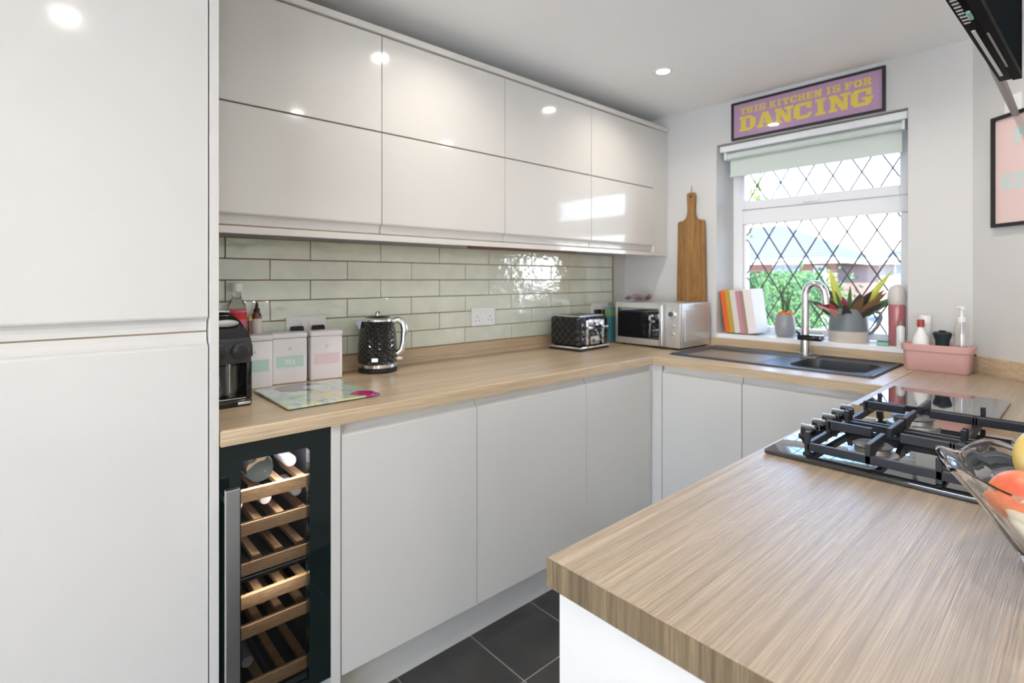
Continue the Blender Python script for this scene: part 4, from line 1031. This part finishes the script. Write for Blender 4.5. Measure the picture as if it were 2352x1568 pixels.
def house(label, x0, x1, y0, y1, ze, zr, wins):
    h = thing('house', label, 'house', ((x0+x1)/2, (y0+y1)/2, GZ))
    bx(x0, x1, y0, y1, GZ, ze).build('wall', brick, h, True)
    o_ = .35; ym = min((x1-x0)/2, (y1-y0)/2)
    m = MB(); a = [(x0-o_, y0-o_, ze), (x1+o_, y0-o_, ze), (x1+o_, y1+o_, ze), (x0-o_, y1+o_, ze)]
    xm = (x0+x1)/2; r1, r2 = (xm, y0+ym, zr), (xm, y1-ym, zr)
    for f in ([a[0], a[1], r1], [a[1], a[2], r2, r1], [a[2], a[3], r2], [a[3], a[0], r1, r2], a[::-1]): m.quad(*f)
    m.build('roof', roofm, h, True)
    m = MB(); m.box(x0-o_-.02, x0-o_, y0-o_, y1+o_, ze-.16, ze+.04); m.box(x0-o_, x1+o_, y0-o_-.02, y0-o_, ze-.16, ze+.04); m.build('fascia', fascia, h, True)
    MB().tube([(x0-o_-.06, y0-o_, ze), (x0-o_-.06, y1+o_, ze)], .06, 8).build('gutter', fascia, h, True)
    for (ya, yb, za, zb) in wins:
        f = bx(x0-.05, x0-.001, ya, yb, za, zb).build('window', fascia, h, True)
        n_ = max(1, round((yb-ya)/.6))
        for k in range(n_):
            w_ = (yb-ya-.08)/n_
            bx(x0-.056, x0-.0505, ya+.06+k*w_, ya+.02+(k+1)*w_, za+.08, zb-.08).build('pane', dglass, f, True)
    return h
house('brick bungalow with slate hip roof seen beyond the hedge', 26, 33, 7.6, 17, 2.15, 4.15, [(9.1, 10.3, .9, 2.0), (12.6, 14.4, .8, 2.0), (8.0, 8.5, .4, 1.9)])
house('brick house with slate roof at the right of the window view', 22.5, 30, -2.5, 5.2, 1.98, 3.75, [(4.25, 4.75, .7, 1.85), (1.2, 2.6, .6, 1.8)])
hedge = mat('hedge_green', (.06, .17, .05), .8)
L(hedge, ramp(hedge, noise(hedge, coords(hedge, (1, 1, 1)), 9, 4), [(.3, (.015, .050, .024)), (.7, (.058, .14, .04))]), BS(hedge).inputs['Base Color'])
def leafblob(name, m_, par, n, fn, size):
    me_v, me_f = [], []
    for k in range(n):
        c_ = Vector(fn()); a = Vector((random.gauss(0, 1), random.gauss(0, 1), random.gauss(0, 1))).normalized(); b = a.orthogonal().normalized(); s_ = size*random.uniform(.6, 1.3)
        b.rotate(Matrix.Rotation(random.uniform(0, 6.28), 3, a)); c2 = a.cross(b); i0 = len(me_v)
        me_v += [c_-b*s_, c_+c2*s_*.45, c_+b*s_, c_-c2*s_*.45]; me_f.append((i0, i0+1, i0+2, i0+3))
    r = par
    me = bpy.data.meshes.new(name); me.from_pydata([tuple(v_-Vector(r.location)) for v_ in me_v], [], me_f); me.materials.append(m_)
    o = bpy.data.objects.new(name, me); C.objects.link(o); o.parent = par; o['kind'] = 'stuff'; return o
t = thing('garden_hedge', 'clipped green hedge outside the lower window pane', 'hedge', (9.6, 4.4, GZ))
bx(9.25, 10.0, 3.15, 6.2, GZ, 1.30, bev=.12, seg=3).build('core', hedge, t, True)
def hp():
    f = random.random()
    if f < .6: return (9.2+random.uniform(-.05, .03), random.uniform(3.1, 6.2), random.uniform(GZ, 1.36))
    if f < .85: return (random.uniform(9.2, 10), random.uniform(3.1, 6.2), 1.33+random.uniform(-.03, .08))
    return (random.uniform(9.2, 10), 3.12+random.uniform(-.05, .04), random.uniform(GZ, 1.36))
leafblob('foliage', hedge, t, 14000, hp, .026)
tl_ = mat('tree_leaf', (.12, .20, .03), .6); bark = mat('bark', (.12, .09, .06), .9)
t = thing('garden_tree', 'leafy tree showing at the left of the upper window pane', 'tree', (8.2, 4.75, GZ))
MB().tube([(8.2, 4.75, GZ), (8.2, 4.7, 1.2), (8.15, 4.6, 2.3), (8.1, 4.5, 3.2)], .08, 8, radii=[.10, .08, .06, .03]).build('trunk', bark, t, True, True)
brs = []
for k in range(9):
    a = -2.2+k*.45+random.uniform(-.2, .2); z_ = 1.7+.17*k; ln = random.uniform(.7, 1.2)
    e_ = (8.15+ln*math.cos(a), 4.6+ln*math.sin(a), z_+.45); brs.append(((8.17, 4.66, z_), e_))
    MB().tube([brs[-1][0], ((brs[-1][0][0]+e_[0])/2, (brs[-1][0][1]+e_[1])/2, z_+.3), e_], .02, 6, radii=[.03, .02, .008]).build('branch', bark, t, True)
def tp():
    a, b = random.choice(brs); f = random.uniform(.35, 1.08); s_ = .16
    return tuple(a[i]+(b[i]-a[i])*f+random.gauss(0, s_) for i in range(3))
leafblob('foliage', tl_, t, 1500, tp, .06)
t = thing('garden_shrub', 'loose green shrub in front of the brick house', 'shrub', (14.0, 4.6, GZ))
MB().tube([(14, 4.6, GZ), (14, 4.6, .8)], .05, 6).build('stem', bark, t, True)
leafblob('foliage', hedge, t, 1600, lambda: (14+random.gauss(0, .35), 4.6+random.gauss(0, .35), .7+random.gauss(0, .35)), .07)
